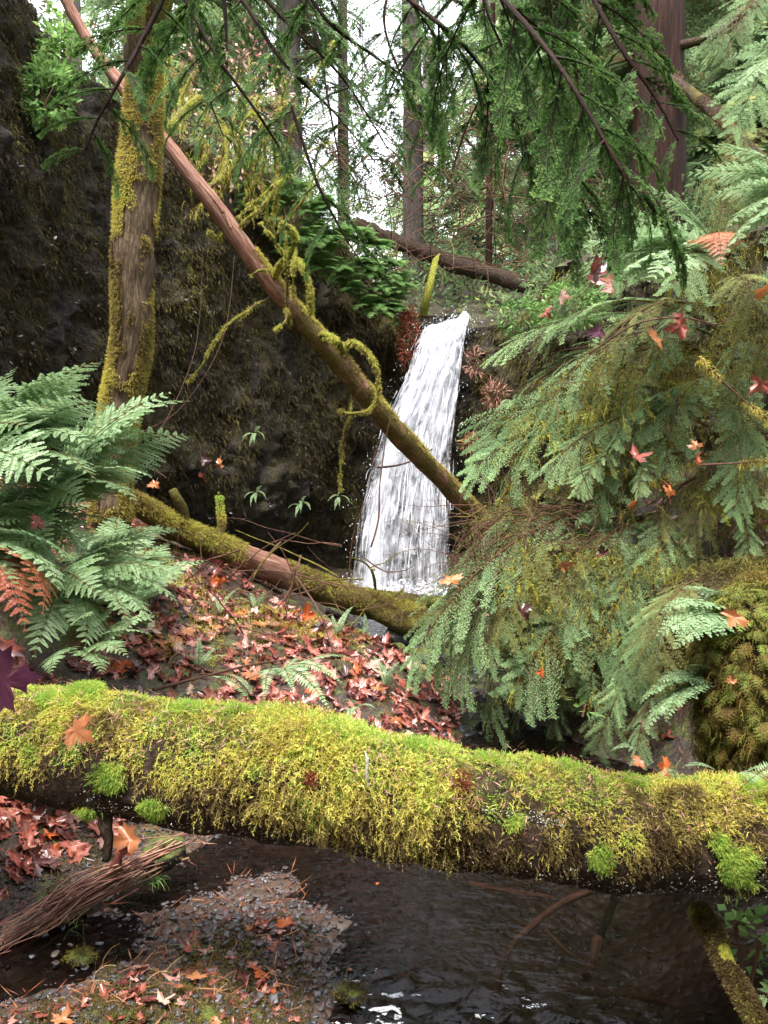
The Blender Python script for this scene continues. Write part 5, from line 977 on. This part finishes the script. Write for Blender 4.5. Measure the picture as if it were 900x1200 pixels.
# ------------------------------------------------------------------ leaves one can point to
LEAVES = [ # px, py, Y, size, material, normal, label
 (92, 857, 2.08, .062, 'brown', (.1, -1, .25), 'brown maple leaf lying on the front of the mossy log near its left end'),
 (8, 796, 2.0, .1, 'purple', (.2, -1, .15), 'big dark purple maple leaf at the left picture edge above the mossy log'),
 (2, 762, 2.1, .07, 'leaf', (.3, -1, .5), 'red leaf half hidden behind the big dark purple leaf'),
 (778, 898, 2.13, .034, 'orange', (0, -1, .4), 'bright orange leaf on top of the mossy log between two tiny ferns'),
 (748, 893, 2.15, .028, 'brown', (0, -1, .9), 'pinkish curled leaf on the mossy log just left of the bright orange one'),
 (44, 612, 3.0, .045, 'leaf', (.1, -1, .2), 'star-shaped red maple leaf caught on the left ferns'),
 (258, 682, 5.2, .075, 'orange', (0, -1, .2), 'orange leaf hanging in twigs under the sloping mossy log'),
 (528, 678, 4.6, .09, 'orange', (0, -1, .3), 'rusty leaf cluster beside the foot of the waterfall'),
 (612, 716, 4.15, .075, 'leaf', (-.2, -1, .8), 'pink-red leaf lying on the lowest hemlock bough'),
 (660, 662, 4.3, .06, 'brown', (0, -1, .4), 'brown leaf on the hemlock above the pink-red one'),
 (706, 648, 4.4, .06, 'leaf', (0, -1, .1), 'dark rusty leaf hanging at the top of the moss curtain'),
 (696, 318, 4.1, .085, 'leaf', (-.2, -1, .2), 'largest red leaf hanging just under the near branch tip'),
 (716, 335, 4.15, .075, 'leaf', (.3, -1, .1), 'red leaf overlapping the lower edge of the largest hanging one'),
 (660, 348, 4.2, .04, 'leaf', (.6, -1, .1), 'small folded red leaf left of the largest hanging red leaf'),
 (640, 366, 4.2, .04, 'leaf', (-.4, -1, .2), 'small red leaf, lower and left of the folded one'),
 (702, 390, 4.1, .065, 'purple', (-.2, -1, .1), 'dark maroon leaf drooping between the two red and orange clusters'),
 (768, 398, 4.0, .065, 'brown', (.1, -1, .4), 'pale orange leaf in the bare twigs right of the maroon one'),
 (796, 382, 4.0, .07, 'leaf', (-.3, -1, .1), 'red leaf standing upright behind the pale orange one'),
 (890, 450, 4.0, .06, 'leaf', (-.3, -1, .1), 'dark red leaf at the right edge beside a moss-draped twig'),
 (893, 340, 4.2, .05, 'orange', (-.3, -1, .1), 'orange leaf at the right edge below the fern'),
 (748, 535, 4.3, .075, 'leaf', (0, -.7, .8), 'dull red leaf lying on the middle hemlock boughs'),
 (815, 522, 4.2, .04, 'brown', (.3, -1, .2), 'small pink leaf hanging above an orange one at the right'),
 (815, 540, 4.15, .045, 'orange', (0, -1, .1), 'small orange leaf hanging directly under the pink one at the right'),
 (785, 575, 4.2, .055, 'orange', (.1, -1, .4), 'bright orange-red leaf above the dark hollow in the hemlock'),
 (741, 590, 4.3, .03, 'orange', (.7, -1, .1), 'narrow orange leaf hanging left of the bright orange-red one'),
 (860, 725, 2.7, .045, 'brown', (0, -1, .3), 'rusty brown leaf on top of the mossy stump at the right'),
 (857, 797, 2.65, .022, 'brown', (0, -1, .2), 'small pinkish leaf stuck on the front of the mossy stump'),
 (634, 788, 4.2, .03, 'orange', (0, -1, .1), 'small orange leaf hanging below the lowest hemlock bough'),
 (240, 540, 8.2, .075, 'leaf', (0, -1, .1), 'pink leaf on the dark wall, upper left of its little group'), (257, 545, 8.2, .075, 'brown', (0, -1, 0), 'pink leaf on the dark wall, right one of its little group'), (237, 560, 8.2, .06, 'leaf', (0, -1, 0), 'pink leaf on the dark wall, lowest of its little group'),
 (180, 568, 4.9, .05, 'brown', (0, -1, .1), 'small brown leaf beside the base of the mossy tree'),
 (360, 722, 5.0, .08, 'orange', (0, -1, .4), 'rusty leaf bunch sticking up at the crest of the leaf pile'),
 (575, 690, 4.5, .05, 'purple', (0, -1, .5), 'purple-pink leaf on the hemlock just right of the waterfall foot'),
 (150, 985, 2.8, .085, 'brown', (.1, -.8, .7), 'pinkish maple leaf draped over the red root bundle'), (140, 1000, 2.78, .07, 'leaf', (-.3, -.9, .5), 'red leaf under the pinkish one on the root bundle'),
 (442, 1035, 2.9, .012, 'orange', (0, -.1, 1), 'tiny orange leaf floating in the middle of the pool'), (443, 1140, 2.45, .022, 'orange', (0, -.1, 1), 'orange leaf floating just above the riffle'), (410, 1136, 2.45, .014, 'brown', (0, -.1, 1), 'small brown leaf floating left of the orange one above the riffle')]
for i, (px, py, Y, s_, m, n, lb) in enumerate(LEAVES):
    if 5 < i < 34: n = nrm(np.array(n, float) + rng.normal(0, .55, 3) * [1, .3, 1])
    leaf_at(at(px, py, Y), s_ * (1.25 if 10 < i < 32 else 1), lb, None, m, n, rng.uniform(0, 6.28), [0, 4, 8][i % 3] if i in (0, 1, 5) else rng.choice([2, 3, 6, 7, 10, 11, 1, 5]))
def nrm_at(x, y):
    e = .04; return nrm(np.array([-(H([x + e], [y])[0] - H([x - e], [y])[0]) / (2 * e), -(H([x], [y + e])[0] - H([x], [y - e])[0]) / (2 * e), 1.]))
def scatter(n, reg):
    out = []
    while len(out) < n:
        x = rng.uniform(*reg[0], 400); y = rng.uniform(*reg[1], 400); z = H(x, y)
        for a, b, c in zip(x, y, z):
            if c > .03 and reg[2](a, b, c): out.append((a, b, c))
    return np.array(out[:n])
pile = lambda x, y, z: (fbm(np.array([[x, y, 0.]]), 2.2, 3, 66)[0] > -.12 - .25 * (x > -.5)) and z < .8 and y < 5.4 + rng.uniform(0, .6)
rest = MB()
def litter(n_ind, n_rest, reg, labels, group, size=(.032, .078), lift=.022, tilt=.25):
    Pn = scatter(n_ind + n_rest, reg); Pn = Pn[np.argsort(Pn[:, 1])] if n_ind < 200 else Pn
    for q, (x, y, z) in enumerate(Pn[rng.permutation(len(Pn))] if n_ind >= 1 else Pn):
        n = nrm(nrm_at(x, y) + rng.normal(0, tilt, 3)); s_ = rng.uniform(*size)
        if q < n_ind:
            m = rng.choice(['leaf', 'leaf', 'leaf', 'brown', 'orange'], p=[.3, .25, .2, .17, .08]); leaf_at((x, y, z + rng.uniform(.01, lift + .015)), s_ * 1.1, labels[m], group, m, n, name='fallen_leaf')
        else:
            D = LEAFD[rng.integers(12)]; a = nrm(np.cross([1, .1, 0], n)); b = np.cross(n, a); sp = rng.uniform(0, 6.28); X = a * math.cos(sp) + b * math.sin(sp)
            rest.addm(D, (np.stack([X, np.cross(n, X), n], 1) * s_)[None], np.array([[x, y, z + rng.uniform(0, lift)]]), np.array([rng.normal(.12, .25)]))
litter(165, 950, ((-1.5, .45), (3.75, 6.1), pile), {'leaf': 'dark red wet fallen leaf in the leaf pile behind the mossy log', 'brown': 'pinkish brown fallen leaf in the leaf pile behind the mossy log', 'orange': 'orange fallen leaf in the leaf pile behind the mossy log'}, 'fallen leaves heaped between the mossy log and the creek')
litter(62, 520, ((-2.0, -.72), (2.65, 3.7), lambda x, y, z: z > .09), {'leaf': 'dark red fallen leaf on the bank below the left end of the mossy log', 'brown': 'pinkish brown fallen leaf on the bank below the left end of the mossy log', 'orange': 'orange fallen leaf on the bank below the left end of the mossy log'}, 'fallen leaves on the bank under the left of the log')
litter(26, 90, ((-1.05, -.2), (2.05, 2.95), lambda x, y, z: z < .12), {'leaf': 'red fallen leaf on the gravel bar', 'brown': 'pale brown fallen leaf on the gravel bar', 'orange': 'orange fallen leaf on the gravel bar'}, 'fallen leaves on the gravel bar', (.022, .042), .01, .15)
litter(0, 420, ((-2.6, -.9), (4.2, 7.5), lambda x, y, z: z > .2), None, None, (.04, .07)); litter(0, 260, ((.5, 2.4), (3.9, 6.5), lambda x, y, z: z > .03), None, None, (.04, .06))
tag(rest.build('leaf_litter', M['leaf']), kind='stuff')
# needle and stalk debris
mb = MB()
for reg, n in [(((-1.6, .5), (3.6, 6.2)), 2600), (((-2, -.2), (2., 3.7)), 2600), (((.5, 2.2), (3.6, 6)), 700)]:
    x = rng.uniform(*reg[0], n); y = rng.uniform(*reg[1], n); z = H(x, y); kp = z > .0; x, y, z = x[kp], y[kp], z[kp]; d = nrm(np.stack([rng.normal(0, 1, len(x)), rng.normal(0, 1, len(x)), rng.normal(0, .22, len(x))], -1))
    V, Q = blades(np.stack([x, y, z + .012], -1), d, nrm(np.cross(d, [0, 0, 1.]) + rng.normal(0, .3, d.shape)), rng.uniform(.02, .11, len(x)), rng.uniform(.002, .005, len(x)), .5); mb.add(V, Q, tint=np.repeat(rng.uniform(0, 1, len(x)), 4))
tag(mb.build('needle_debris', M['fernred']), kind='stuff')
# brush of thin dead branches between tree and creek
brush = ['thin bare twig in the brush under the sloping mossy log', 'reddish bare twig crossing the brush between the ferns and the leaf pile']
for q in range(46):
    px = rng.uniform(190, 440); py = rng.uniform(635, 765); Y = rng.uniform(4.6, 6.2); a = at(px, py, Y); L_ = rng.uniform(.3, .9); d = nrm(np.array([rng.normal(0, 1), rng.normal(0, .3), rng.normal(.15, .45)]))
    P = [a]; 
    for k_ in range(5): d = nrm(d + rng.normal(0, .16, 3)); P.append(P[-1] + d * L_ / 5)
    o = limb('dead_twig', 'twig', spline(np.array(P), 16), np.linspace(.006, .002, 16) * rng.uniform(.6, 1.4), None, 6, .3, q, rng.uniform(.1, .9)); tag(o, brush[q % 2], 'twig', 'dead twigs tangled under the sloping log')
for L, r, lb in [([(180, 808, 3.6), (230, 795, 3.9), (290, 780, 4.2), (335, 773, 4.4)], .009, 'dark stick lying across the leaf pile'), ([(225, 716, 4.8), (300, 740, 4.6), (345, 748, 4.6)], .006, 'thin arched stick above the leaf pile, near the ferns'), ([(195, 560, 5.), (150, 520, 5.0), (210, 480, 5.0), (260, 400, 5.1), (275, 300, 5.3)], .003, 'thin vine hanging across the dark wall beside the mossy tree'), ([(182, 420, 5.4), (186, 380, 5.4), (188, 330, 5.4)], .003, 'short hanging vine right beside the mossy tree'), ([(180, 520, 5.0), (215, 450, 5.1), (232, 390, 5.2), (238, 290, 5.3)], .003, 'second hanging vine across the dark wall'),
                ([(690, 415, 4.1), (745, 380, 4.0), (800, 372, 4.0), (840, 380, 4.0), (862, 365, 4.0)], .005, 'thin bare stem carrying the red and orange leaves'), ([(820, 420, 4.0), (850, 450, 4.0), (885, 480, 4.0), (910, 500, 4.)], .007, 'moss-draped twig reaching in from the right edge'), ([(820, 545, 4.1), (860, 543, 4.1), (910, 540, 4.1)], .007, 'yellow mossy twig at the right edge, level with the orange leaf'), ([(560, 430, 4.6), (640, 470, 4.5), (690, 400, 4.4)], .0022, 'fine bare stem arching in front of the right wall')]:
    P = spline(pts(L), 40); o = limb('stick', 'twig', P, np.linspace(r, r * .5, 40), None, 7, .4, 4, .4); tag(o, lb, 'twig')
    if 'moss' in lb and r > .006:
        e = moss_coat(o, P, np.linspace(r, r * .5, 40), 600, .03, (.45, .1), arc=(-3.1, 3.1), grav=1.2, patch=9, thr=0)
# red root bundle
e = empty('root_bundle', at(90, 1060, 2.6), 'bundle of thin reddish roots trailing from the bank into the side channel', 'roots'); mb = MB(); mb2 = MB()
for q in range(110):
    u = rng.normal(0, .75); L = [(205 + rng.normal(0, 12), 992 + u * 9, 2.95), (150 + rng.normal(0, 6), 1018 + u * 10, 2.85), (90, 1052 + u * 12 + rng.normal(0, 8), 2.75), (40 + rng.normal(0, 10), 1085 + u * 15, 2.65), (0, 1108 + u * 18, 2.55)]
    k0 = rng.integers(0, 3); P = spline(pts(L[k0:rng.integers(k0 + 2, 6)]), 18); P = P + .11 * np.stack([fbm(P, 3, 2, q), fbm(P, 3, 2, q + 9), fbm(P, 3, 2, q + 4)], -1); P[:, 2] = np.maximum(P[:, 2] + rng.normal(0, .012), H(P[:, 0], P[:, 1], False) + .005); V, Q, T = tube(P, np.linspace(.0026, .0011, 18) * rng.uniform(.6, 1.5), 5, cap=False); mb.add(V, Q, tint=rng.uniform(.4, 1.))
mb.build('roots', M['roots'], e)
# sunken sticks in the pool
for L, r, lb, m in [([(735, 1030, 3.0), (665, 1055, 2.95), (612, 1095, 2.8), (588, 1130, 2.7), (580, 1175, 2.6)], .016, 'long sunken branch curving through the pool', 'pole'), ([(722, 1050, 2.95), (708, 1085, 2.85), (700, 1105, 2.8)], .016, 'dark upper half of the sunken stick in the pool', 'log'), ([(700, 1102, 2.78), (695, 1125, 2.74), (688, 1145, 2.7)], .022, 'pale orange waterlogged stick end under the water', 'pole'), ([(640, 1090, 2.8), (670, 1120, 2.7), (690, 1130, 2.7)], .006, 'thin sunken twig crossing the pool', 'pole'), ([(650, 1160, 2.55), (730, 1165, 2.55), (800, 1180, 2.5)], .012, 'sunken branch near the bottom right pool edge', 'pole'), ([(550, 1035, 3.0), (600, 1045, 2.95), (650, 1052, 2.95)], .012, 'sunken bark strip just below the mossy log', 'pole')]:
    P = spline(pts(L), 30); 
    for k_ in range(30):  # lay it just under the water surface along the same sight line
        v = P[k_] - [0, 0, CAMZ]; t_ = (CAMZ + .035) / -v[2]; P[k_] = np.array([0, 0, CAMZ]) + v * t_
    o = limb('sunken_stick', m, P, np.linspace(r, r * .6, 30), None, 10, .5, 3, 0.); tag(o, lb, 'stick')
# pebbles
for q in range(180):
    if q < 110: px, py = rng.normal(300, 38), rng.normal(1078, 18)
    else: px, py = rng.uniform(30, 370), rng.uniform(1050, 1195)
    r = rng.uniform(.009, .021) * (1.2 if q < 20 else 1)
    t_ = (CAMZ - .05); p = at(px, py, 2.5); v = p - [0, 0, CAMZ]; p = np.array([0, 0, CAMZ]) + v * (t_ / -v[2]); p[2] = max(H([p[0]], [p[1]])[0], -.01) + r * .3
    R3 = rotm(np.array([rng.normal(0, .2), rng.normal(0, .2), 1.]), rng.uniform(0, 6.28)); o = inst('pebble', RM[rng.integers(7)], p, R3, r)
    tag(o, 'smooth wet grey or brown pebble in the stony patch of the gravel bar' if q < 110 else 'wet pebble lying loose on the mossy part of the gravel bar', 'pebble', 'pebbles of the stony patch' if q < 110 else 'loose pebbles on the gravel bar')
mb = MB(); n = 11000; x = rng.uniform(-1.9, .1, n); y = rng.uniform(2.0, 3.5, n); z = H(x, y); kp = (z > -.03) & (z < .16); x, y, z = x[kp], y[kp], z[kp]
for D in ROCKD:
    k_ = rng.permutation(len(x))[:len(x) // 6]; s_ = rng.uniform(.003, .008, len(k_)) * rng.choice([1, 1, 1, 1.9], len(k_)); mb.addm(D, rotm(rnd_dir(len(k_), 2), rng.uniform(0, 6.28, len(k_))) * s_[:, None, None], np.stack([x[k_], y[k_], z[k_] + .002], -1), rng.normal(0, .3, len(k_)))
n = 1500; x = rng.uniform(-.3, 1.6, n); y = rng.uniform(2., 3.8, n); z = H(x, y)
for D in ROCKD[:4]:
    k_ = rng.permutation(n)[:300]; s_ = rng.uniform(.006, .02, 300); mb.addm(D, rotm(rnd_dir(300, 2), rng.uniform(0, 6.28, 300)) * s_[:, None, None], np.stack([x[k_], y[k_], z[k_]], -1), rng.normal(.0, .3, 300))
n = 500; x = rng.uniform(-.2, .9, n); y = rng.uniform(4., 9, n); z = H(x, y) - (H(x, y) > .1) * 1.
for D in ROCKD[:4]:
    k_ = rng.permutation(n)[:125]; s_ = rng.uniform(.02, .07, 125); mb.addm(D, rotm(rnd_dir(125, 2), rng.uniform(0, 6.28, 125)) * s_[:, None, None], np.stack([x[k_], y[k_], z[k_]], -1), rng.normal(-.3, .15, 125))
tag(mb.build('gravel', M['stone'], smooth=True), kind='stuff')
# ground moss on bar and banks
def groundmoss(n, reg, zr, thr, L, seed, tint=.3, W=.003):
    x = rng.uniform(*reg[0], n); y = rng.uniform(*reg[1], n); z = H(x, y); p = np.stack([x, y, z], -1); kp = (z > zr[0]) & (z < zr[1]) & (fbm(p * [1, 1, 0], 3.2, 3, seed) > thr); p = p[kp]
    mb = MB(); down_strands(mb, p, nrm(rng.normal(0, .3, p.shape) + [0, 0, 1]), rng.uniform(*L, len(p)), W, 3, .2, np.clip(tint + .5 * fbm(p, 6, 2, 3) + rng.normal(0, .1, len(p)), 0, 1), 4, .35); tag(mb.build('ground_moss', M['mossdim']), kind='stuff')
groundmoss(34000, ((-1.3, .0), (1.95, 3.1)), (.02, .2), -.04, (.008, .022), 12, .3, .0022)
groundmoss(26000, ((-3, .6), (3.4, 7.6)), (.05, 2.5), .08, (.015, .035), 13, .45, .004)
groundmoss(34000, ((.5, 3.2), (2.0, 7.6)), (.03, 3.), -.08, (.015, .05), 14, .4, .005)
# grass blades and straw sprigs
for q, (px, py, Y, lb, m) in enumerate([(85, 1085, 2.55, 'thin green blades beside the side channel', 'shrub'), (205, 1150, 2.3, 'yellowing grass tuft on the gravel bar among moss', 'straw'), (150, 1175, 2.2, 'pale straw sprig at the bottom left', 'straw'), (222, 1120, 2.4, 'green sprout with two leaves on the gravel bar', 'shrub'), (300, 1110, 2.45, 'bent yellow-green stalk by the pool edge', 'straw'), (270, 1165, 2.25, 'dry stalks near the bottom edge by the riffle', 'straw'), (110, 1150, 2.3, 'dry blades near the bottom left corner', 'straw'), (180, 1030, 2.9, 'grass on the mossy rock under the log', 'shrub')]):
    p = at(px, py, Y); v = p - [0, 0, CAMZ]; p = p if q == 7 else np.array([0, 0, CAMZ]) + v * ((CAMZ - .05) / -v[2]); n = 9 + int(rng.integers(8)) + (60 if q == 7 else 0); b = np.repeat(p[None], n, 0) + rng.normal(0, .018, (n, 3)) * [1.2, 1, .1]; mb = MB()
    down_strands(mb, b, nrm(rng.normal(0, .7, (n, 3)) + [0, 0, 1.2]), rng.uniform(.05, .13, n) * (.5 if q == 7 else 1), rng.uniform(.002, .0045, n), 5, .5, rng.uniform(.2, 1, n), 0)
    o = mb.build('grass_tuft', M[m], origin=p); tag(o, lb, 'grass')

# mossy mound added as an overhang to shade the hollow behind the stump
a, b = np.meshgrid(np.linspace(0, 2 * np.pi, 60, endpoint=False), np.linspace(0, np.pi, 40)); D = np.stack([np.cos(a) * np.sin(b), np.sin(a) * np.sin(b), np.cos(b)], -1)
V = at(885, 712, 4.5) + D * np.array([.6, .45, .22]) * (1 + .6 * fbm(D, 1.6, 4, 9))[..., None]; i = np.arange(39)[:, None] * 60; j = np.arange(60)[None]; kx = (j + 1) % 60
mb = MB(); mb.add(V, np.stack([i + j, i + 60 + j, i + 60 + kx, i + kx], -1).reshape(-1, 4)); tag(mb.build('bank', M['ground'], smooth=True), kind='structure')
k_ = rng.integers(0, V.size // 3, 15000); p = V.reshape(-1, 3)[k_] + rng.normal(0, .015, (15000, 3)); mb = MB(); down_strands(mb, p, nrm(D.reshape(-1, 3)[k_]), rng.uniform(.03, .1, 15000), .005, 4, 1.5, np.clip(.35 + fbm(p, 5, 3, 2) + rng.normal(0, .1, 15000), 0, 1), 7, .24); tag(mb.build('shade_mound_moss', M['wallmoss']), kind='stuff')
# white flecks painted in as sky glints on the riffle below the pool
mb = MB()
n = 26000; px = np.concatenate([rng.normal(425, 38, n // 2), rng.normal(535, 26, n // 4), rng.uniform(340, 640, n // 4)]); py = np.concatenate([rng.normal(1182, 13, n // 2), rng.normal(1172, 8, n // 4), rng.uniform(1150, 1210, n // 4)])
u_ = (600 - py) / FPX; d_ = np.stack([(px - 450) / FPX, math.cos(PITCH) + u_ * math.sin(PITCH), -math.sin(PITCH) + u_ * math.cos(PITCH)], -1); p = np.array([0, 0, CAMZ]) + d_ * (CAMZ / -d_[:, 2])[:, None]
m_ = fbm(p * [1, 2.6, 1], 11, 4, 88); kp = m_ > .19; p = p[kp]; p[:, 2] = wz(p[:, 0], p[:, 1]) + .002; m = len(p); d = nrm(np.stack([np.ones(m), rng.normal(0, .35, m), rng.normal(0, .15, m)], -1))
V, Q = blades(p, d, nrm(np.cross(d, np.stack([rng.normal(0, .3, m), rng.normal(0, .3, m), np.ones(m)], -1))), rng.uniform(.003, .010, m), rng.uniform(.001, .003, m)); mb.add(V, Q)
tag(mb.build('foam_and_glints', M['foam_and_glints']), kind='stuff')

for q, (px, py, Y, lb) in enumerate([(232, 775, 4.2, 'small green fern sprouting at the left of the leaf pile by the ferns'), (258, 760, 4.8, 'little fern on the crest of the leaf pile, left part'), (395, 760, 5.0, 'low fern on the crest of the leaf pile near its right end'), (452, 800, 4.5, 'tiny fern at the creek side of the leaf pile'), (300, 735, 5.3, 'fern sprig among twigs behind the leaf pile'), (190, 790, 3.8, 'small fern between the big log and the left end of the leaf pile')]):
    b = at(px, py, Y); b[2] = H([b[0]], [b[1]])[0] + .02
    fern(lb, b, [], SW, name='small_fern'); e = [o for o in col.objects if o.name.startswith('small_fern') and o.type == 'EMPTY' and not o.children][-1]
    for k_ in range(6):
        a = rng.uniform(0, 6.28); place('frond', SW[rng.integers(5)], b, b + np.array([math.cos(a) * .17, math.sin(a) * .14, rng.uniform(.05, .16)]), rng.uniform(-.3, .3), e)
mb = MB()
for (px, py, Y, rr_, m) in [(330, 745, 5.2, .22, 3000), (240, 770, 4.4, .16, 1800), (370, 760, 4.9, .14, 1400), (455, 770, 5.6, .2, 2200), (410, 745, 5.6, .15, 1500), (180, 745, 4.9, .3, 3000)]:
    c = at(px, py, Y); p = np.stack([rng.normal(c[0], rr_, m), rng.normal(c[1], rr_, m), np.zeros(m)], -1); p[:, 2] = H(p[:, 0], p[:, 1]) + .012; kp = fbm(p, 7, 3, 6) > -.05; p = p[kp]
    down_strands(mb, p, nrm(rng.normal(0, .4, p.shape) + [0, 0, 1]), rng.uniform(.015, .035, len(p)), .0035, 3, .3, np.clip(.55 + fbm(p, 6, 2, 3), 0, .85), 4, .35)
tag(mb.build('ground_moss', M['moss']), kind='stuff')

# low ferns and leaves carrying on over the banks to both sides
mb = MB(); FD = [(bend(D[0], .45, .6, 1.5, 1.), D[1], D[2], D[3]) for D in [frond_flat(.45, .12, 13, 7, 800 + i) for i in range(3)]]
n = 0
while n < 120:
    x = rng.uniform(-4.2, 4.6); y = rng.uniform(.8, 7.2)
    if abs(x) < .475 * y + (.35 if x > 0 else .3): continue
    n += 1; z = H([x], [y])[0]
    for k_ in range(7):
        a = rng.uniform(0, 6.28); R3 = rotm(np.array([0, 0, 1.]), a) * rng.uniform(.6, 1.2); mb.addm(FD[k_ % 3], R3[None], np.array([[x, y, z]]), np.array([rng.normal(-.05, .12)]))
tag(mb.build('ground_ferns', M['fern']), kind='stuff')
mb = MB()                                       # moss coats on the boulders beside the pool
for o in [o for o in col.objects if o.name.startswith('boulder')]:
    if o.location.y > 4: continue
    V = np.array([v.co[:] for v in o.data.vertices]); Mx = np.array(o.matrix_basis); W_ = V @ Mx[:3, :3].T + Mx[:3, 3]; c = W_.mean(0); k_ = rng.integers(0, len(W_), 900); p = W_[k_] + rng.normal(0, .006, (900, 3)); nn_ = nrm(p - c); kp = nn_[:, 2] > -.1
    m2 = MB(); down_strands(m2, p[kp], nn_[kp], rng.uniform(.006, .016, kp.sum()), .002, 3, .5, np.clip(.35 + fbm(p[kp], 20, 2, 3), 0, 1), 4, .35)
    ob = m2.build('moss', M['mossdim']); ob.parent = o; ob.matrix_parent_inverse = Matrix(Mx.tolist()).inverted(); ob['kind'] = 'stuff'
